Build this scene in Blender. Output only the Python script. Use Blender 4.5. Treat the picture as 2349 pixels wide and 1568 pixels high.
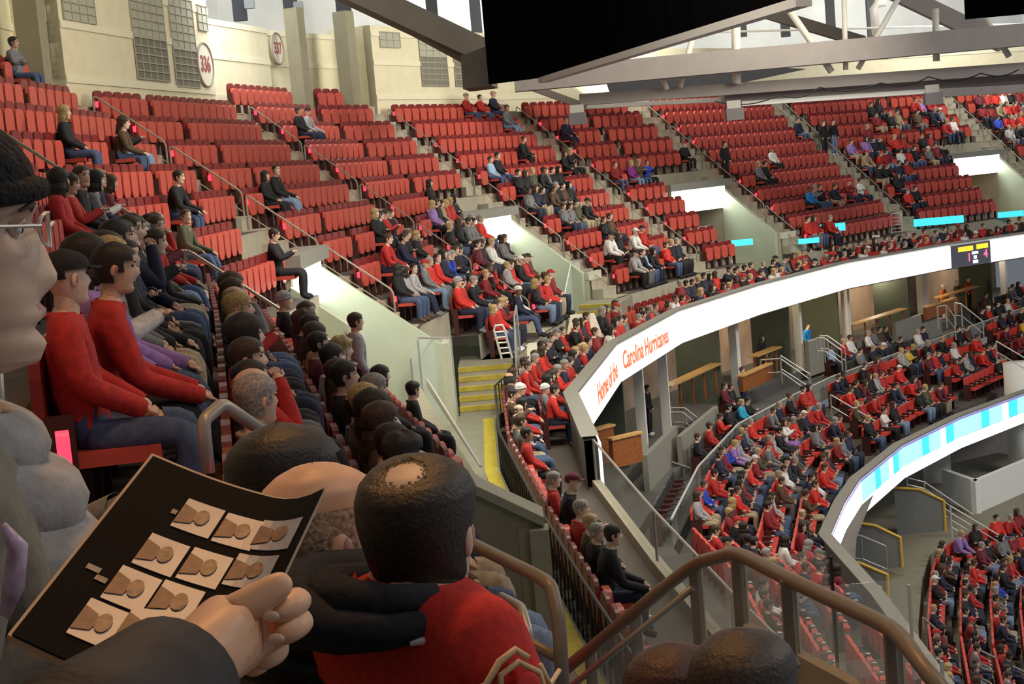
import bpy, math, random
import numpy as np
from mathutils import Vector, Matrix
random.seed(11)
for _o in list(bpy.data.objects): bpy.data.objects.remove(_o)
SC = bpy.context.scene
COL = SC.collection

# ------------------------------------------------------------------ camera
F, CX, CY = 3571.2, 1174.5, 784.0
PIT, ROL = math.radians(6.49), math.radians(4.99)
FWD = Vector((0, math.cos(PIT), -math.sin(PIT)))
_u = Vector((0, math.sin(PIT), math.cos(PIT))); _r = Vector((1, 0, 0))
RGT = _r * math.cos(ROL) - _u * math.sin(ROL)
UPV = _r * math.sin(ROL) + _u * math.cos(ROL)
cam_d = bpy.data.cameras.new('camera'); cam = bpy.data.objects.new('camera', cam_d); COL.objects.link(cam)
cam_d.sensor_width = 36.0; cam_d.sensor_fit = 'HORIZONTAL'; cam_d.lens = F / 2349 * 36.0
cam_d.clip_start = 0.05; cam_d.clip_end = 400
B = -FWD
cam.matrix_world = Matrix(((RGT.x, UPV.x, B.x, 0), (RGT.y, UPV.y, B.y, 0), (RGT.z, UPV.z, B.z, 0), (0, 0, 0, 1)))
SC.camera = cam

# ------------------------------------------------------------------ world, lamps, exposure
W = bpy.data.worlds.new('arena_air'); SC.world = W; W.use_nodes = True
W.node_tree.nodes['Background'].inputs[0].default_value = (0.80, 0.86, 1.0, 1)
W.node_tree.nodes['Background'].inputs[1].default_value = 0.15
SC.view_settings.view_transform = 'Standard'; SC.view_settings.look = 'None'
SC.view_settings.gamma = 1.0; SC.view_settings.use_curve_mapping = False
SC.view_settings.exposure = 0.2

def area(name, loc, target, size, energy, color, sy=None):
    d = bpy.data.lights.new(name, 'AREA'); d.energy = energy; d.color = color; d.size = size
    if sy: d.shape = 'RECTANGLE'; d.size_y = sy
    o = bpy.data.objects.new(name, d); COL.objects.link(o); o.location = loc
    o.rotation_euler = (Vector(target) - Vector(loc)).to_track_quat('-Z', 'Y').to_euler()
    return o
# floodlight banks hung above the rink, out of the picture, warm house lamps above the seats, and added fill by the yellow stairs
area('rink_floodlight', (36, 40, 22), (8, 62, -8), 10, 23000, (1.0, 0.98, 0.95), 24)
area('rink_floodlight', (40, 22, 22), (14, 45, -14), 10, 15000, (1.0, 0.98, 0.95), 20)
area('house_and_fill_light', (6, 30, 11), (-9, 38, 1), 6, 2600, (1.0, 0.90, 0.72), 16)
area('house_and_fill_light', (12, 52, 9), (-4, 56, 1), 5, 1800, (1.0, 0.92, 0.76), 14)
area('house_and_fill_light', (-0.6, 5.2, 5.0), (-0.3, 2.2, -0.6), 0.7, 130, (1.0, 0.48, 0.16), 0.7)
area('house_and_fill_light', (5.0, 1.0, 7.0), (-0.3, 2.0, -0.5), 2.0, 135, (1.0, 0.88, 0.76), 2.0)
area('house_and_fill_light', (4.5, 15, 10), (-3, 17, -2), 3, 200, (1.0, 0.86, 0.70), 8)
area('house_and_fill_light', (3.0, 30, 7), (0, 33, -6), 3, 520, (1.0, 0.94, 0.80), 8)  # fill added to brighten the walkway around the stairs
area('house_and_fill_light', (0.9, 25, 3.5), (-0.6, 35, -5.2), 1.5, 650, (1.0, 0.93, 0.78), 1.5)  # added fill aimed at the dark yellow stairs

# ------------------------------------------------------------------ helpers
def ray(x, y): return FWD + RGT * ((x - CX) / F) - UPV * ((y - CY) / F)
def atZ(x, y, z):
    d = ray(x, y); return d * (z / d.z)
def atY(x, y, Y):
    d = ray(x, y); return d * (Y / d.y)
def proj(p):
    p = Vector(p); w = p.dot(FWD)
    return (CX + F * p.dot(RGT) / w, CY - F * p.dot(UPV) / w, w)

class MB:
    def __init__(s): s.v = []; s.f = []; s.m = []
    def add(s, v, f, m=0):
        n = len(s.v); s.v += [tuple(p) for p in v]; s.f += [tuple(i + n for i in q) for q in f]; s.m += [m] * len(f); return s
    def quad(s, a, b, c, d, m=0): return s.add((a, b, c, d), ((0, 1, 2, 3),), m)
    def hexa(s, b, t, m=0):   # two loops of the same length
        n = len(b); f = [tuple(reversed(range(n))), tuple(range(n, 2 * n))]
        for i in range(n): j = (i + 1) % n; f.append((i, j, n + j, n + i))
        return s.add(list(b) + list(t), f, m)
    def box(s, c, size, rz=0.0, m=0, M=None):
        x, y, z = size[0] / 2, size[1] / 2, size[2] / 2; co, si = math.cos(rz), math.sin(rz)
        P = []
        for dz in (-z, z):
            for dx, dy in ((-x, -y), (x, -y), (x, y), (-x, y)):
                q = Vector((dx * co - dy * si, dx * si + dy * co, dz))
                if M is not None: q = M @ q
                P.append(q + Vector(c))
        return s.hexa(P[:4], P[4:], m)
    def rbox(s, c, size, r=0.02, rz=0.0, m=0):   # box with rounded upright corners seen from the front (x-z plane), thickness along y
        x, z = size[0] / 2, size[2] / 2; r = min(r, x * .98, z * .98); L = []
        for cx, cz, a0 in ((x - r, z - r, 0), (-x + r, z - r, 90), (-x + r, -z + r, 180), (x - r, -z + r, 270)):
            for k in range(4):
                a = math.radians(a0 + 30 * k); L.append((cx + r * math.cos(a), cz + r * math.sin(a)))
        co, si = math.cos(rz), math.sin(rz)
        def T(px, py, pz): return (c[0] + px * co - py * si, c[1] + px * si + py * co, c[2] + pz)
        return s.hexa([T(a, -size[1] / 2, b) for a, b in L], [T(a, size[1] / 2, b) for a, b in L], m)
    def tube(s, pts, r, n=8, m=0, cap=True, closed=False):
        pts = [Vector(p) for p in pts]; R = r if isinstance(r, (list, tuple)) else [r] * len(pts)
        V = []; Fc = []; N = len(pts)
        up = Vector((0, 0, 1)); prev = None
        for i, p in enumerate(pts):
            a = pts[i - 1] if (i or closed) else p; b = pts[(i + 1) % N] if (i < N - 1 or closed) else p
            t = (b - a).normalized()
            if prev is None:
                u = t.cross(up)
                if u.length < 1e-3: u = t.cross(Vector((1, 0, 0)))
                u.normalize()
            else:
                u = prev - t * prev.dot(t)
                if u.length < 1e-4: u = t.cross(up)
                u.normalize()
            prev = u; w = t.cross(u)
            for k in range(n):
                a_ = 2 * math.pi * k / n; V.append(p + (u * math.cos(a_) + w * math.sin(a_)) * R[i])
        for i in range(N - (0 if closed else 1)):
            j = (i + 1) % N
            for k in range(n):
                l = (k + 1) % n; Fc.append((i * n + k, i * n + l, j * n + l, j * n + k))
        if cap and not closed: Fc += [tuple(reversed(range(n))), tuple(range((N - 1) * n, N * n))]
        return s.add(V, Fc, m)
    def ell(s, c, rad, nu=10, nv=6, m=0, M=None):
        V = [];
        for i in range(1, nv):
            a = math.pi * i / nv
            for k in range(nu):
                b = 2 * math.pi * k / nu; V.append(Vector((rad[0] * math.sin(a) * math.cos(b), rad[1] * math.sin(a) * math.sin(b), rad[2] * math.cos(a))))
        V += [Vector((0, 0, rad[2])), Vector((0, 0, -rad[2]))]; T = len(V) - 2
        Fc = []
        for i in range(nv - 2):
            for k in range(nu):
                l = (k + 1) % nu; Fc.append((i * nu + k, (i + 1) * nu + k, (i + 1) * nu + l, i * nu + l))
        for k in range(nu):
            l = (k + 1) % nu; Fc.append((T, k, l)); Fc.append((T + 1, (nv - 2) * nu + l, (nv - 2) * nu + k))
        if M is not None: V = [M @ q for q in V]
        return s.add([q + Vector(c) for q in V], Fc, m)
    def mesh(s, name, mats, smooth=False):
        me = bpy.data.meshes.new(name); me.from_pydata(s.v, [], s.f)
        for q in (mats if isinstance(mats, (list, tuple)) else [mats]): me.materials.append(q)
        if len(me.materials) > 1: me.polygons.foreach_set('material_index', s.m)
        if smooth: me.polygons.foreach_set('use_smooth', [True] * len(me.polygons))
        me.update(); return me

def link(name, me, parent=None, loc=None, rz=None, color=None):
    o = bpy.data.objects.new(name, me); COL.objects.link(o)
    if parent is not None: o.parent = parent
    if loc is not None: o.location = loc
    if rz is not None: o.rotation_euler = (0, 0, rz)
    if color is not None: o.color = (*color, 1)
    return o
def build(name, mb, mats, parent=None, smooth=False, **k): return link(name, mb.mesh(name, mats, smooth), parent, **k)
def tag(o, label=None, cat=None, group=None, kind=None):
    if label: o['label'] = label
    if cat: o['category'] = cat
    if group: o['group'] = group
    if kind: o['kind'] = kind
    return o
def empty(name, loc=(0, 0, 0), rz=0): return link(name, None, None, loc, rz)

MATS = {}
def mat(name, col, rough=0.6, metal=0.0, var=0.0, scale=6.0, bump=0.0, spec=None, emit=None, alpha=None, objcol=False, trans=0.0, detail=4):
    if name in MATS: return MATS[name]
    m = bpy.data.materials.new(name); m.use_nodes = True; nt = m.node_tree; b = nt.nodes['Principled BSDF']
    b.inputs['Roughness'].default_value = rough; b.inputs['Metallic'].default_value = metal
    b.inputs['Base Color'].default_value = (*col, 1)
    if spec is not None: b.inputs['Specular IOR Level'].default_value = spec
    src = None
    if objcol:
        src = nt.nodes.new('ShaderNodeObjectInfo').outputs['Color']
    if var or bump:
        tc = nt.nodes.new('ShaderNodeTexCoord'); nz = nt.nodes.new('ShaderNodeTexNoise')
        nz.inputs['Scale'].default_value = scale; nz.inputs['Detail'].default_value = detail
        nt.links.new(tc.outputs['Object'], nz.inputs['Vector'])
        if var:
            rp = nt.nodes.new('ShaderNodeMapRange'); rp.inputs['From Min'].default_value = .3; rp.inputs['From Max'].default_value = .7
            rp.inputs['To Min'].default_value = 1 - var; rp.inputs['To Max'].default_value = 1 + var
            nt.links.new(nz.outputs['Fac'], rp.inputs['Value'])
            mx = nt.nodes.new('ShaderNodeMix'); mx.data_type = 'RGBA'; mx.blend_type = 'MULTIPLY'; mx.inputs['Factor'].default_value = 1
            if src is not None: nt.links.new(src, mx.inputs['A'])
            else: mx.inputs['A'].default_value = (*col, 1)
            nt.links.new(rp.outputs['Result'], mx.inputs['B']); src = mx.outputs['Result']
        if bump:
            bp = nt.nodes.new('ShaderNodeBump'); bp.inputs['Strength'].default_value = bump; bp.inputs['Distance'].default_value = .02
            nt.links.new(nz.outputs['Fac'], bp.inputs['Height']); nt.links.new(bp.outputs['Normal'], b.inputs['Normal'])
    if src is not None: nt.links.new(src, b.inputs['Base Color'])
    if emit:
        b.inputs['Emission Color'].default_value = (*emit[0], 1); b.inputs['Emission Strength'].default_value = emit[1]
    if trans: b.inputs['Transmission Weight'].default_value = trans
    if alpha is not None: b.inputs['Alpha'].default_value = alpha
    MATS[name] = m; return m

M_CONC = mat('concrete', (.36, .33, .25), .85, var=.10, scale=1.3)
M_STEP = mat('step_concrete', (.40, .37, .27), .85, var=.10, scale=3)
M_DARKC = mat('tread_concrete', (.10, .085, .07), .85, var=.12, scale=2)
M_WALK = mat('walkway_concrete', (.24, .235, .17), .85, var=.10, scale=2)
M_WALL = mat('cream_block_wall', (.76, .70, .49), .8, var=.05, scale=2.5)
M_PIL = mat('pillar_concrete', (.30, .27, .18), .85, var=.06, scale=3)
M_VOM = mat('portal_wall_paint', (.44, .47, .35), .7, var=.06, scale=1.5)
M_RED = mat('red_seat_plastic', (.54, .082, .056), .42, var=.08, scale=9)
M_REDB = mat('shadowed_seat_back_plastic', (.20, .017, .016), .38, var=.08, scale=9)  # backrest red darkened, the shadow band above the pans is in the colour
M_SEATIRON = mat('seat_iron', (.06, .015, .013), .5)
M_STEEL = mat('galvanised_rail', (.42, .41, .37), .42, .5, var=.08, scale=20)
M_BRONZE = mat('bronze_rail', (.26, .215, .165), .45, .25, var=.06, scale=20)
M_BLACKM = mat('black_iron', (.012, .012, .012), .5)
M_WHITE = mat('white_paint', (.80, .80, .76), .6)
M_YEL = mat('yellow_line_paint', (.50, .40, .035), .7, var=.15, scale=6)
M_YSTEP = mat('yellow_step_paint', (.42, .34, .045), .75, var=.2, scale=5)
M_LEDRED = mat('red_marker_lamp', (.5, .01, .02), .4, emit=((1, .015, .03), 5.0))
M_PORTLIT = mat('lit_portal_panel', (.9, .95, .9), .5, emit=((.92, 1, .93), 7.0))
M_GLASS = mat('guard_glass', (.75, .88, .84), .03, spec=.5, alpha=.16)
M_GREYBOX = mat('grey_paint', (.25, .24, .21), .7, var=.05)
M_BEAM = mat('beam_paint', (.27, .24, .225), .7, var=.05, scale=2)
M_BEAMB = mat('brown_beam_paint', (.095, .078, .058), .75, var=.08, scale=2)
M_TUBEW = mat('pale_tube_paint', (.62, .59, .53), .55, var=.04)
M_BLACKF = mat('black_fabric', (.0018, .0018, .002), 1.0, spec=0.0)
M_ROOFW = mat('pale_roof_cladding', (.80, .82, .80), .7, var=.05, scale=1)
M_DKGREY = mat('dark_grey_paint', (.05, .052, .06), .7)
M_WOOD = mat('stained_wood', (.30, .095, .025), .45, var=.25, scale=14)
M_WOODL = mat('light_wood', (.62, .36, .12), .45, var=.18, scale=14)
M_OLIVE = mat('suite_wall_paint', (.095, .115, .08), .7, var=.08, scale=2)
M_BEIGE = mat('beige_wall_paint', (.42, .36, .28), .75, var=.06)
M_CARPET = mat('grey_carpet', (.10, .10, .095), .95, var=.2, scale=20)
M_BLKSEAT = mat('black_seat_vinyl', (.045, .05, .05), .45, var=.12, scale=12)
M_SKIN = mat('skin', (.62, .40, .28), .5, objcol=True, var=.08, scale=30)
M_CLOTH = mat('cloth', (.1, .1, .1), .85, objcol=True, var=.25, scale=25, bump=.15)
M_HAIR = mat('hair', (.03, .02, .012), .6, objcol=True, var=.5, scale=60, bump=.22)
# ------------------------------------------------------------------ upper deck layout
RISE, TR = 0.605, 0.77
def Zf(k): return 1.47 - RISE * (k - 1)
ZWALK = -5.5
SP = 0.545
_A = {-3: (-0.9, -4.2, -36, 1.1), -2: (-5.46, 4.71, -18, 1.1), -1: (-9.0, 24.3, -2, 1.1), 0: (-8.714, 34.729, 1.4, 1.15), 1: (-6.796, 45.002, 15.4, 1.18),
      2: (-3.464, 54.669, 25.7, 1.15), 3: (1.183, 63.082, 35.9, 1.15), 4: (6.85, 69.25, 45.0, 1.15), 5: (14.22, 77.45, 53.0, 1.15), 6: (24.2, 84.3, 60.0, 1.15), 7: (34.0, 88.9, 66.0, 1.15)}
def tn(a):
    a = math.radians(a); return Vector((math.cos(a), -math.sin(a), 0)), Vector((math.sin(a), math.cos(a), 0))
VW = 3.7
class Bp:   # break point across the rows: plan point on row one and the way down
    def __init__(s, p, a): s.p = p; s.a = a; s.t, s.n = tn(a)
    def at(s, off, z=0.0): q = s.p + s.t * off; return Vector((q.x, q.y, z))
AL, AR, VL = {}, {}, {}
for i, (x, y, a, w) in _A.items():
    AR[i] = Bp(Vector((x, y, 0)), a); AL[i] = Bp(Vector((x, y, 0)) - AR[i].n * w, a)
for i in (0, 2, 4, 6): VL[i] = Bp(AL[i].p - AL[i].n * VW, (AL[i].a * .8 + AL[i - 1].a * .2))
MIDA = Bp(AR[-2].p.lerp(AL[-1].p, .35), -13); MIDB = Bp(AR[-2].p.lerp(AL[-1].p, .58), -9)
SEGS = []   # (left bp, right bp, kind, first row, last row, aisle before)
for i in range(-3, 7):
    SEGS.append((AL[i], AR[i], 'aisle', 0, (11 if i > 0 else 9) if i >= 0 else (8 if i == -1 else 8), i))
    e = VL.get(i + 1) or AL[i + 1]
    if i == -2:
        SEGS.append((AR[i], MIDA, 'seat', 0, 8, i)); SEGS.append((MIDA, MIDB, 'seat', 0, 8, i)); SEGS.append((MIDB, e, 'seat', 0, 10, i))
    else:
        if i == 0:
            B0 = Bp(AR[0].p.lerp(e.p, .34), AR[0].a * .66 + e.a * .34); SEGS.append((AR[0], B0, 'seat', 0, 9, 0)); SEGS.append((B0, e, 'seat', 0, 11, 0))
        else: SEGS.append((AR[i], e, 'seat', 0, 8 if i == -3 else (7 if i == -1 else 11), i))
    if i + 1 in VL: SEGS.append((VL[i + 1], AL[i + 1], 'vom', 0, 6, i))
def bo(k): return (k - 1) * TR - 0.27       # back edge of tread k
mb = MB()
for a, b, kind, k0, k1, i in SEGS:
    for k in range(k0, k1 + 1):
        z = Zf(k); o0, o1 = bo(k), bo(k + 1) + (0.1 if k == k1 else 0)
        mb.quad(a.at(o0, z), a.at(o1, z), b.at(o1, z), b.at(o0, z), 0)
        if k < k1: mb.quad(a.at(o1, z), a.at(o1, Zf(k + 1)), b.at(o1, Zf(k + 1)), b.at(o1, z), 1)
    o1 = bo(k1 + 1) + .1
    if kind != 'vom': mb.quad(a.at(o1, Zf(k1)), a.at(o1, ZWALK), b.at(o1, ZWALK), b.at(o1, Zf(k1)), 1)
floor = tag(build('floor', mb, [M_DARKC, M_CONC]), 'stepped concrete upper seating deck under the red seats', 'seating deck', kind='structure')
# aisle half steps, one object each
smesh = {}
for i in range(-1, 7):
    a, b = AL[i], AR[i]; w = (b.p - a.p).length; key = round(w, 3)
    if key not in smesh:
        m_ = MB(); m_.box((0, 0, RISE / 4), (TR * .5, w, RISE / 2)); m_.box((0.0, 0, RISE / 2 + .012), (TR * .5 + .02, w, .024), m=1)
        smesh[key] = m_.mesh('step', [M_CONC, M_STEP])
    st = empty('aisle_stairs', (0, 0, 0)); tag(st, None, None, kind='structure')
    for k in range(0, (11 if i > 0 else (9 if i == 0 else 8)) + 1):
        c = (a.at(bo(k) + TR * .25, Zf(k)) + b.at(bo(k) + TR * .25, Zf(k))) / 2
        link('step', smesh[key], st, c, -math.radians(a.a))
        if k >= 1:   # the tread surface of the aisle itself
            pass
    m_ = MB()
    for k in range(0, (11 if i > 0 else (9 if i == 0 else 8)) + 1):
        z = Zf(k) + .012
        m_.hexa([a.at(bo(k) + TR * .5, z - .01), a.at(bo(k + 1) + .02, z - .01), b.at(bo(k + 1) + .02, z - .01), b.at(bo(k) + TR * .5, z - .01)],
                [a.at(bo(k) + TR * .5, z + .012), a.at(bo(k + 1) + .02, z + .012), b.at(bo(k + 1) + .02, z + .012), b.at(bo(k) + TR * .5, z + .012)])
    build('landing_treads', m_, M_STEP, st)

# ------------------------------------------------------------------ front edge, walkway, front block
FPX = [(1323, 904), (1413, 791), (1557, 713), (1740, 655), (1940, 603), (2170, 562), (2349, 536), (2520, 510)]
ZR, RW = -5.1, 1.05
FP = [Vector((3.1, 10.5, 0)), Vector((2.75, 14, 0)), Vector((2.35, 17.5, 0)), Vector((1.9, 22, 0)), Vector((1.4, 28, 0))] + [Vector((*atZ(x, y, ZR).xy, 0)) for x, y in FPX]
def poly_normals(P):   # normals pointing back from the rink (to the left of travel)
    N = []
    for j in range(len(P)):
        d = (P[min(j + 1, len(P) - 1)] - P[max(j - 1, 0)]).normalized(); N.append(Vector((-d.y, d.x, 0)))
    return N
FN = poly_normals(FP)
def off_path(P, N, o, z): return [Vector((p.x + n.x * o, p.y + n.y * o, z)) for p, n in zip(P, N)]
def strip(mb, A, Bq, m=0):
    for j in range(len(A) - 1): mb.quad(A[j], A[j + 1], Bq[j + 1], Bq[j], m)
mb = MB()
strip(mb, off_path(FP, FN, 1.82, ZWALK), off_path(FP, FN, 11, ZWALK))
build('floor', mb, M_WALK); tag(bpy.data.objects['floor.001'], 'flat concrete walkway between the portals and the front rows', 'walkway', kind='structure')
mb = MB()
ZF1, ZF2 = -6.05, -5.78
strip(mb, off_path(FP, FN, .1, ZF1), off_path(FP, FN, 1.0, ZF1)); strip(mb, off_path(FP, FN, 1.0, ZF1), off_path(FP, FN, 1.0, ZF2))
strip(mb, off_path(FP, FN, 1.0, ZF2), off_path(FP, FN, 1.82, ZF2)); strip(mb, off_path(FP, FN, 1.82, ZF2), off_path(FP, FN, 1.82, ZWALK))
o = build('floor', mb, M_DARKC); tag(o, 'two low front terraces behind the white lit fascia', 'seating deck', kind='structure')
# yellow safety line along the walkway edge
mb = MB(); strip(mb, off_path(FP[:6], FN[:6], 1.86, ZWALK + .01), off_path(FP[:6], FN[:6], 2.1, ZWALK + .01))
tag(build('yellow_floor_line', mb, M_YEL), 'worn yellow safety line along the walkway beside black pickets', 'floor line')
# black picket guard behind the front rows
def along(P, s):
    L = 0
    for j in range(len(P) - 1):
        d = (P[j + 1] - P[j]).length
        if L + d >= s: return P[j].lerp(P[j + 1], (s - L) / d), (P[j + 1] - P[j]).normalized(), j
        L += d
    return P[-1], (P[-1] - P[-2]).normalized(), len(P) - 2
def plen(P): return sum((P[j + 1] - P[j]).length for j in range(len(P) - 1))
pk = off_path(FP[:7], FN[:7], 1.78, ZF2)
pg = empty('picket_guard', pk[0]); tag(pg, 'black iron picket guard along the yellow walkway line', 'railing')
pm = MB(); pm.tube([(0, 0, 0), (0, 0, 1.0)], .014, 5); pme = pm.mesh('picket', M_BLACKM)
s = 0.3
while s < plen(pk) - 1:
    p, d, j = along(pk, s); link('picket', pme, pg, p - pk[0]); s += .36
for zz in (.06, 1.0):
    m_ = MB(); m_.tube([p - pk[0] + Vector((0, 0, zz)) for p in pk], .022, 6); build('rail', m_, M_BLACKM, pg)

# ------------------------------------------------------------------ lit ribbon boards
def text_mesh(name, txt, size, material, extrude=.004):
    cu = bpy.data.curves.new(name, 'FONT'); cu.body = txt; cu.size = size; cu.extrude = extrude; cu.align_x = 'CENTER'; cu.align_y = 'CENTER'
    cu.resolution_u = 3; cu.offset = size * .02
    o = bpy.data.objects.new('tmp', cu); COL.objects.link(o)
    dg = bpy.context.evaluated_depsgraph_get(); me = bpy.data.meshes.new_from_object(o.evaluated_get(dg)); me.name = name
    bpy.data.objects.remove(o); me.materials.clear(); me.materials.append(material); return me
M_LED = mat('white_led_board', (.9, .9, .9), .4, emit=((1, 1, .97), 1.05))
M_LEDT = mat('red_led_letters', (.7, .12, .05), .4, emit=((1, .20, .07), .62))
M_LEDDK = mat('dark_led_board', (.03, .03, .04), .4, emit=((.12, .12, .15), .35))
M_LEDY = mat('amber_led_letters', (.7, .4, .02), .4, emit=((1, .58, .03), 1.3))
M_LEDP = mat('pink_led_digits', (.7, .1, .2), .4, emit=((1, .12, .25), 1.3))
M_LEDW = mat('white_led_letters', (.8, .8, .8), .4, emit=((1, 1, 1), 1.3))
M_CY = mat('cyan_led_and_reflection', (.1, .7, .8), .4, emit=((.03, .55, .72), 1.0))
M_CY2 = mat('pale_cyan_led_board', (.5, .85, .85), .4, emit=((.28, .78, .82), .95))
def ribbon(P, N, ztop, h, label, led_frac, mats_of, name='led_ribbon_board'):
    root = empty(name, P[0] + Vector((0, 0, ztop))); tag(root, label, 'led board'); o0 = P[0] + Vector((0, 0, ztop))
    R = lambda L: [q - o0 for q in L]
    m_ = MB()
    A = R(off_path(P, N, .0, ztop - h)); Bq = R(off_path(P, N, .0, ztop)); C_ = R(off_path(P, N, .25, ztop)); D_ = R(off_path(P, N, .25, ztop - h))
    strip(m_, A, Bq); strip(m_, Bq, C_, 1); strip(m_, C_, D_, 1); strip(m_, D_, A)
    build('fascia', m_, [M_WHITE, M_GREYBOX], root)
    m_ = MB(); strip(m_, R(off_path(P, N, -.03, ztop + .01)), R(off_path(P, N, -.03, ztop + .07))); strip(m_, R(off_path(P, N, -.03, ztop + .07)), R(off_path(P, N, .3, ztop + .07))); strip(m_, R(off_path(P, N, .3, ztop + .07)), R(off_path(P, N, .3, ztop + .01)))
    build('coping', m_, M_GREYBOX, root)
    for j in range(len(P) - 1):
        for f0, f1, mt in mats_of(j):
            a, b = P[j].lerp(P[j + 1], f0), P[j].lerp(P[j + 1], f1); d = (P[j + 1] - P[j]).normalized(); nn = Vector((d.y, -d.x, 0))
            z1, z0 = ztop - h * .07, ztop - h * led_frac
            m_ = MB(); q = lambda p, z, o: p + nn * o + Vector((0, 0, z)) - o0
            m_.hexa([q(a, z0, .02), q(b, z0, .02), q(b, z0, .06), q(a, z0, .06)], [q(a, z1, .02), q(b, z1, .02), q(b, z1, .06), q(a, z1, .06)])
            build('led_panel', m_, mt, root)
    return root, o0
def rb1(j):
    j += 4
    if j == 8: return [(0, .985, M_LED)]
    if j == 9: return [(0, 1.0, M_LED)]
    if j == 10: return [(0, .04, M_LED), (.04, .54, M_LEDDK), (.54, 1, M_LED)]
    return [(0, 1, M_LED)]
rb, o0 = ribbon(FP[4:], FN[4:], ZR, RW, 'white lit ribbon board with red words along the upper deck front', .97, rb1)
# near end of the front edge: low curb with a glass guard
NP = FP[:5]; NPN = FN[:5]
m_ = MB(); strip(m_, off_path(NP, NPN, 0, -6.6), off_path(NP, NPN, 0, -5.85)); strip(m_, off_path(NP, NPN, 0, -5.85), off_path(NP, NPN, .16, -5.85)); strip(m_, off_path(NP, NPN, .16, -5.85), off_path(NP, NPN, .16, -6.1))
tag(build('wall_curb', m_, M_CONC), 'low concrete curb at the near front edge under the glass', 'curb', kind='structure')
# words on the board: each run of letters is laid along its own facet
def board_text(root, o0, j, f, z, txt, size, material, P, name='lettering'):
    d = (P[j + 1] - P[j]).normalized(); nn = Vector((d.y, -d.x, 0)); p = P[j].lerp(P[j + 1], f) + nn * .09
    o = link(name, text_mesh(name, txt, size, material), root)
    M = Matrix(((d.x, 0, nn.x, 0), (d.y, 0, nn.y, 0), (0, 1, 0, 0), (0, 0, 0, 1))); M.translation = Vector((p.x, p.y, z)) - o0
    o.matrix_local = M @ Matrix.Diagonal((1.0, 1.0, 1.0, 1)); return o
board_text(rb, o0, 5, .62, ZR - .52, 'Home of the', .70, M_LEDT, FP).scale = (1.25, 1, 1)
board_text(rb, o0, 6, .385, ZR - .5, 'Carolina Hurricanes', .70, M_LEDT, FP).scale = (.98, 1, 1)
board_text(rb, o0, 10, .26, ZR - .68, '1', .5, M_LEDP, FP); board_text(rb, o0, 10, .47, ZR - .62, '4', .5, M_LEDP, FP)
def board_bars(j, f0, f1, z0, z1, n, mt, name):   # unreadable lit words: rows of short strokes
    d = (FP[j + 1] - FP[j]).normalized(); nn = Vector((d.y, -d.x, 0))
    m_ = MB()
    for q in range(n):
        a, b = FP[j].lerp(FP[j + 1], f0 + (f1 - f0) * q / n) + nn * .075 - o0, FP[j].lerp(FP[j + 1], f0 + (f1 - f0) * (q + .82) / n) + nn * .075 - o0
        m_.hexa([a + Vector((0, 0, z0)), b + Vector((0, 0, z0)), b + nn * .01 + Vector((0, 0, z0)), a + nn * .01 + Vector((0, 0, z0))], [a + Vector((0, 0, z1)), b + Vector((0, 0, z1)), b + nn * .01 + Vector((0, 0, z1)), a + nn * .01 + Vector((0, 0, z1))])
    build(name, m_, mt, rb)
board_bars(10, .13, .32, ZR - .38, ZR - .17, 8, M_LEDY, 'lit_word'); board_bars(10, .36, .51, ZR - .36, ZR - .15, 7, M_LEDY, 'lit_word')
board_bars(10, .30, .38, ZR - .56, ZR - .44, 5, M_LEDW, 'lit_word'); board_bars(10, .32, .36, ZR - .76, ZR - .62, 2, M_LEDW, 'lit_word'); board_bars(10, .31, .375, ZR - .96, ZR - .82, 3, M_LEDW, 'lit_word')

# ------------------------------------------------------------------ back wall with signs, pillars, grilles
ZTOP = 5.0
def wall_part(a, b, off, z0, z1, th=.3, name='wall_back', mt=M_WALL, label=None):
    m_ = MB(); A = [a.at(off, z0), b.at(off, z0), b.at(off - th, z0), a.at(off - th, z0)]
    m_.hexa(A, [Vector((p.x, p.y, z1)) for p in A]); o = build(name, m_, mt); tag(o, label or 'cream painted block wall behind the top row', 'wall', kind='structure')
    # raised courses
    for zz in (Zf(0) + .55, Zf(0) + 1.75, Zf(0) + 2.75):
        if zz < z1 - .1:
            m_ = MB(); A = [a.at(off + .03, zz), b.at(off + .03, zz), b.at(off - .01, zz), a.at(off - .01, zz)]
            m_.hexa(A, [Vector((p.x, p.y, zz + .17)) for p in A]); build('course', m_, M_WALLC, o)
    return o
M_WALLC = mat('cream_course_paint', (.80, .75, .55), .8)
wall_part(AL[-2], AR[-1], -1.2, -.5, 7)
wall_part(AR[-1], VL[0], -1.0, -.5, 7); wall_part(VL[0], Bp(AR[0].p + AR[0].n * .5, AR[0].a), -1.6, -.5, ZTOP + 1.5)
w336 = wall_part(AR[0], AL[1], -.55, .5, ZTOP + .25)
wall_part(AL[1], VL[2], -1.55, .5, ZTOP); wall_part(Bp(VL[2].p - VL[2].n * .4, VL[2].a), Bp(AR[2].p + AR[2].n * .5, AR[2].a), -1.9, .5, ZTOP)
w336 = wall_part(AR[2], AL[3], -.55, .5, ZTOP + .2)
for i in range(3, 7): wall_part(AL[i], AL[i + 1], -1.5, .5, ZTOP - .3)
m_ = MB(); q = AL[1]
m_.hexa([q.at(-.55, .5), q.at(-1.6, .5), (q.at(-1.6, .5) - q.n * .3), (q.at(-.55, .5) - q.n * .3)], [q.at(-.55, ZTOP + .25), q.at(-1.6, ZTOP + .25), (q.at(-1.6, ZTOP + .25) - q.n * .3), (q.at(-.55, ZTOP + .25) - q.n * .3)])
build('return', m_, M_WALL, w336)
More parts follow.
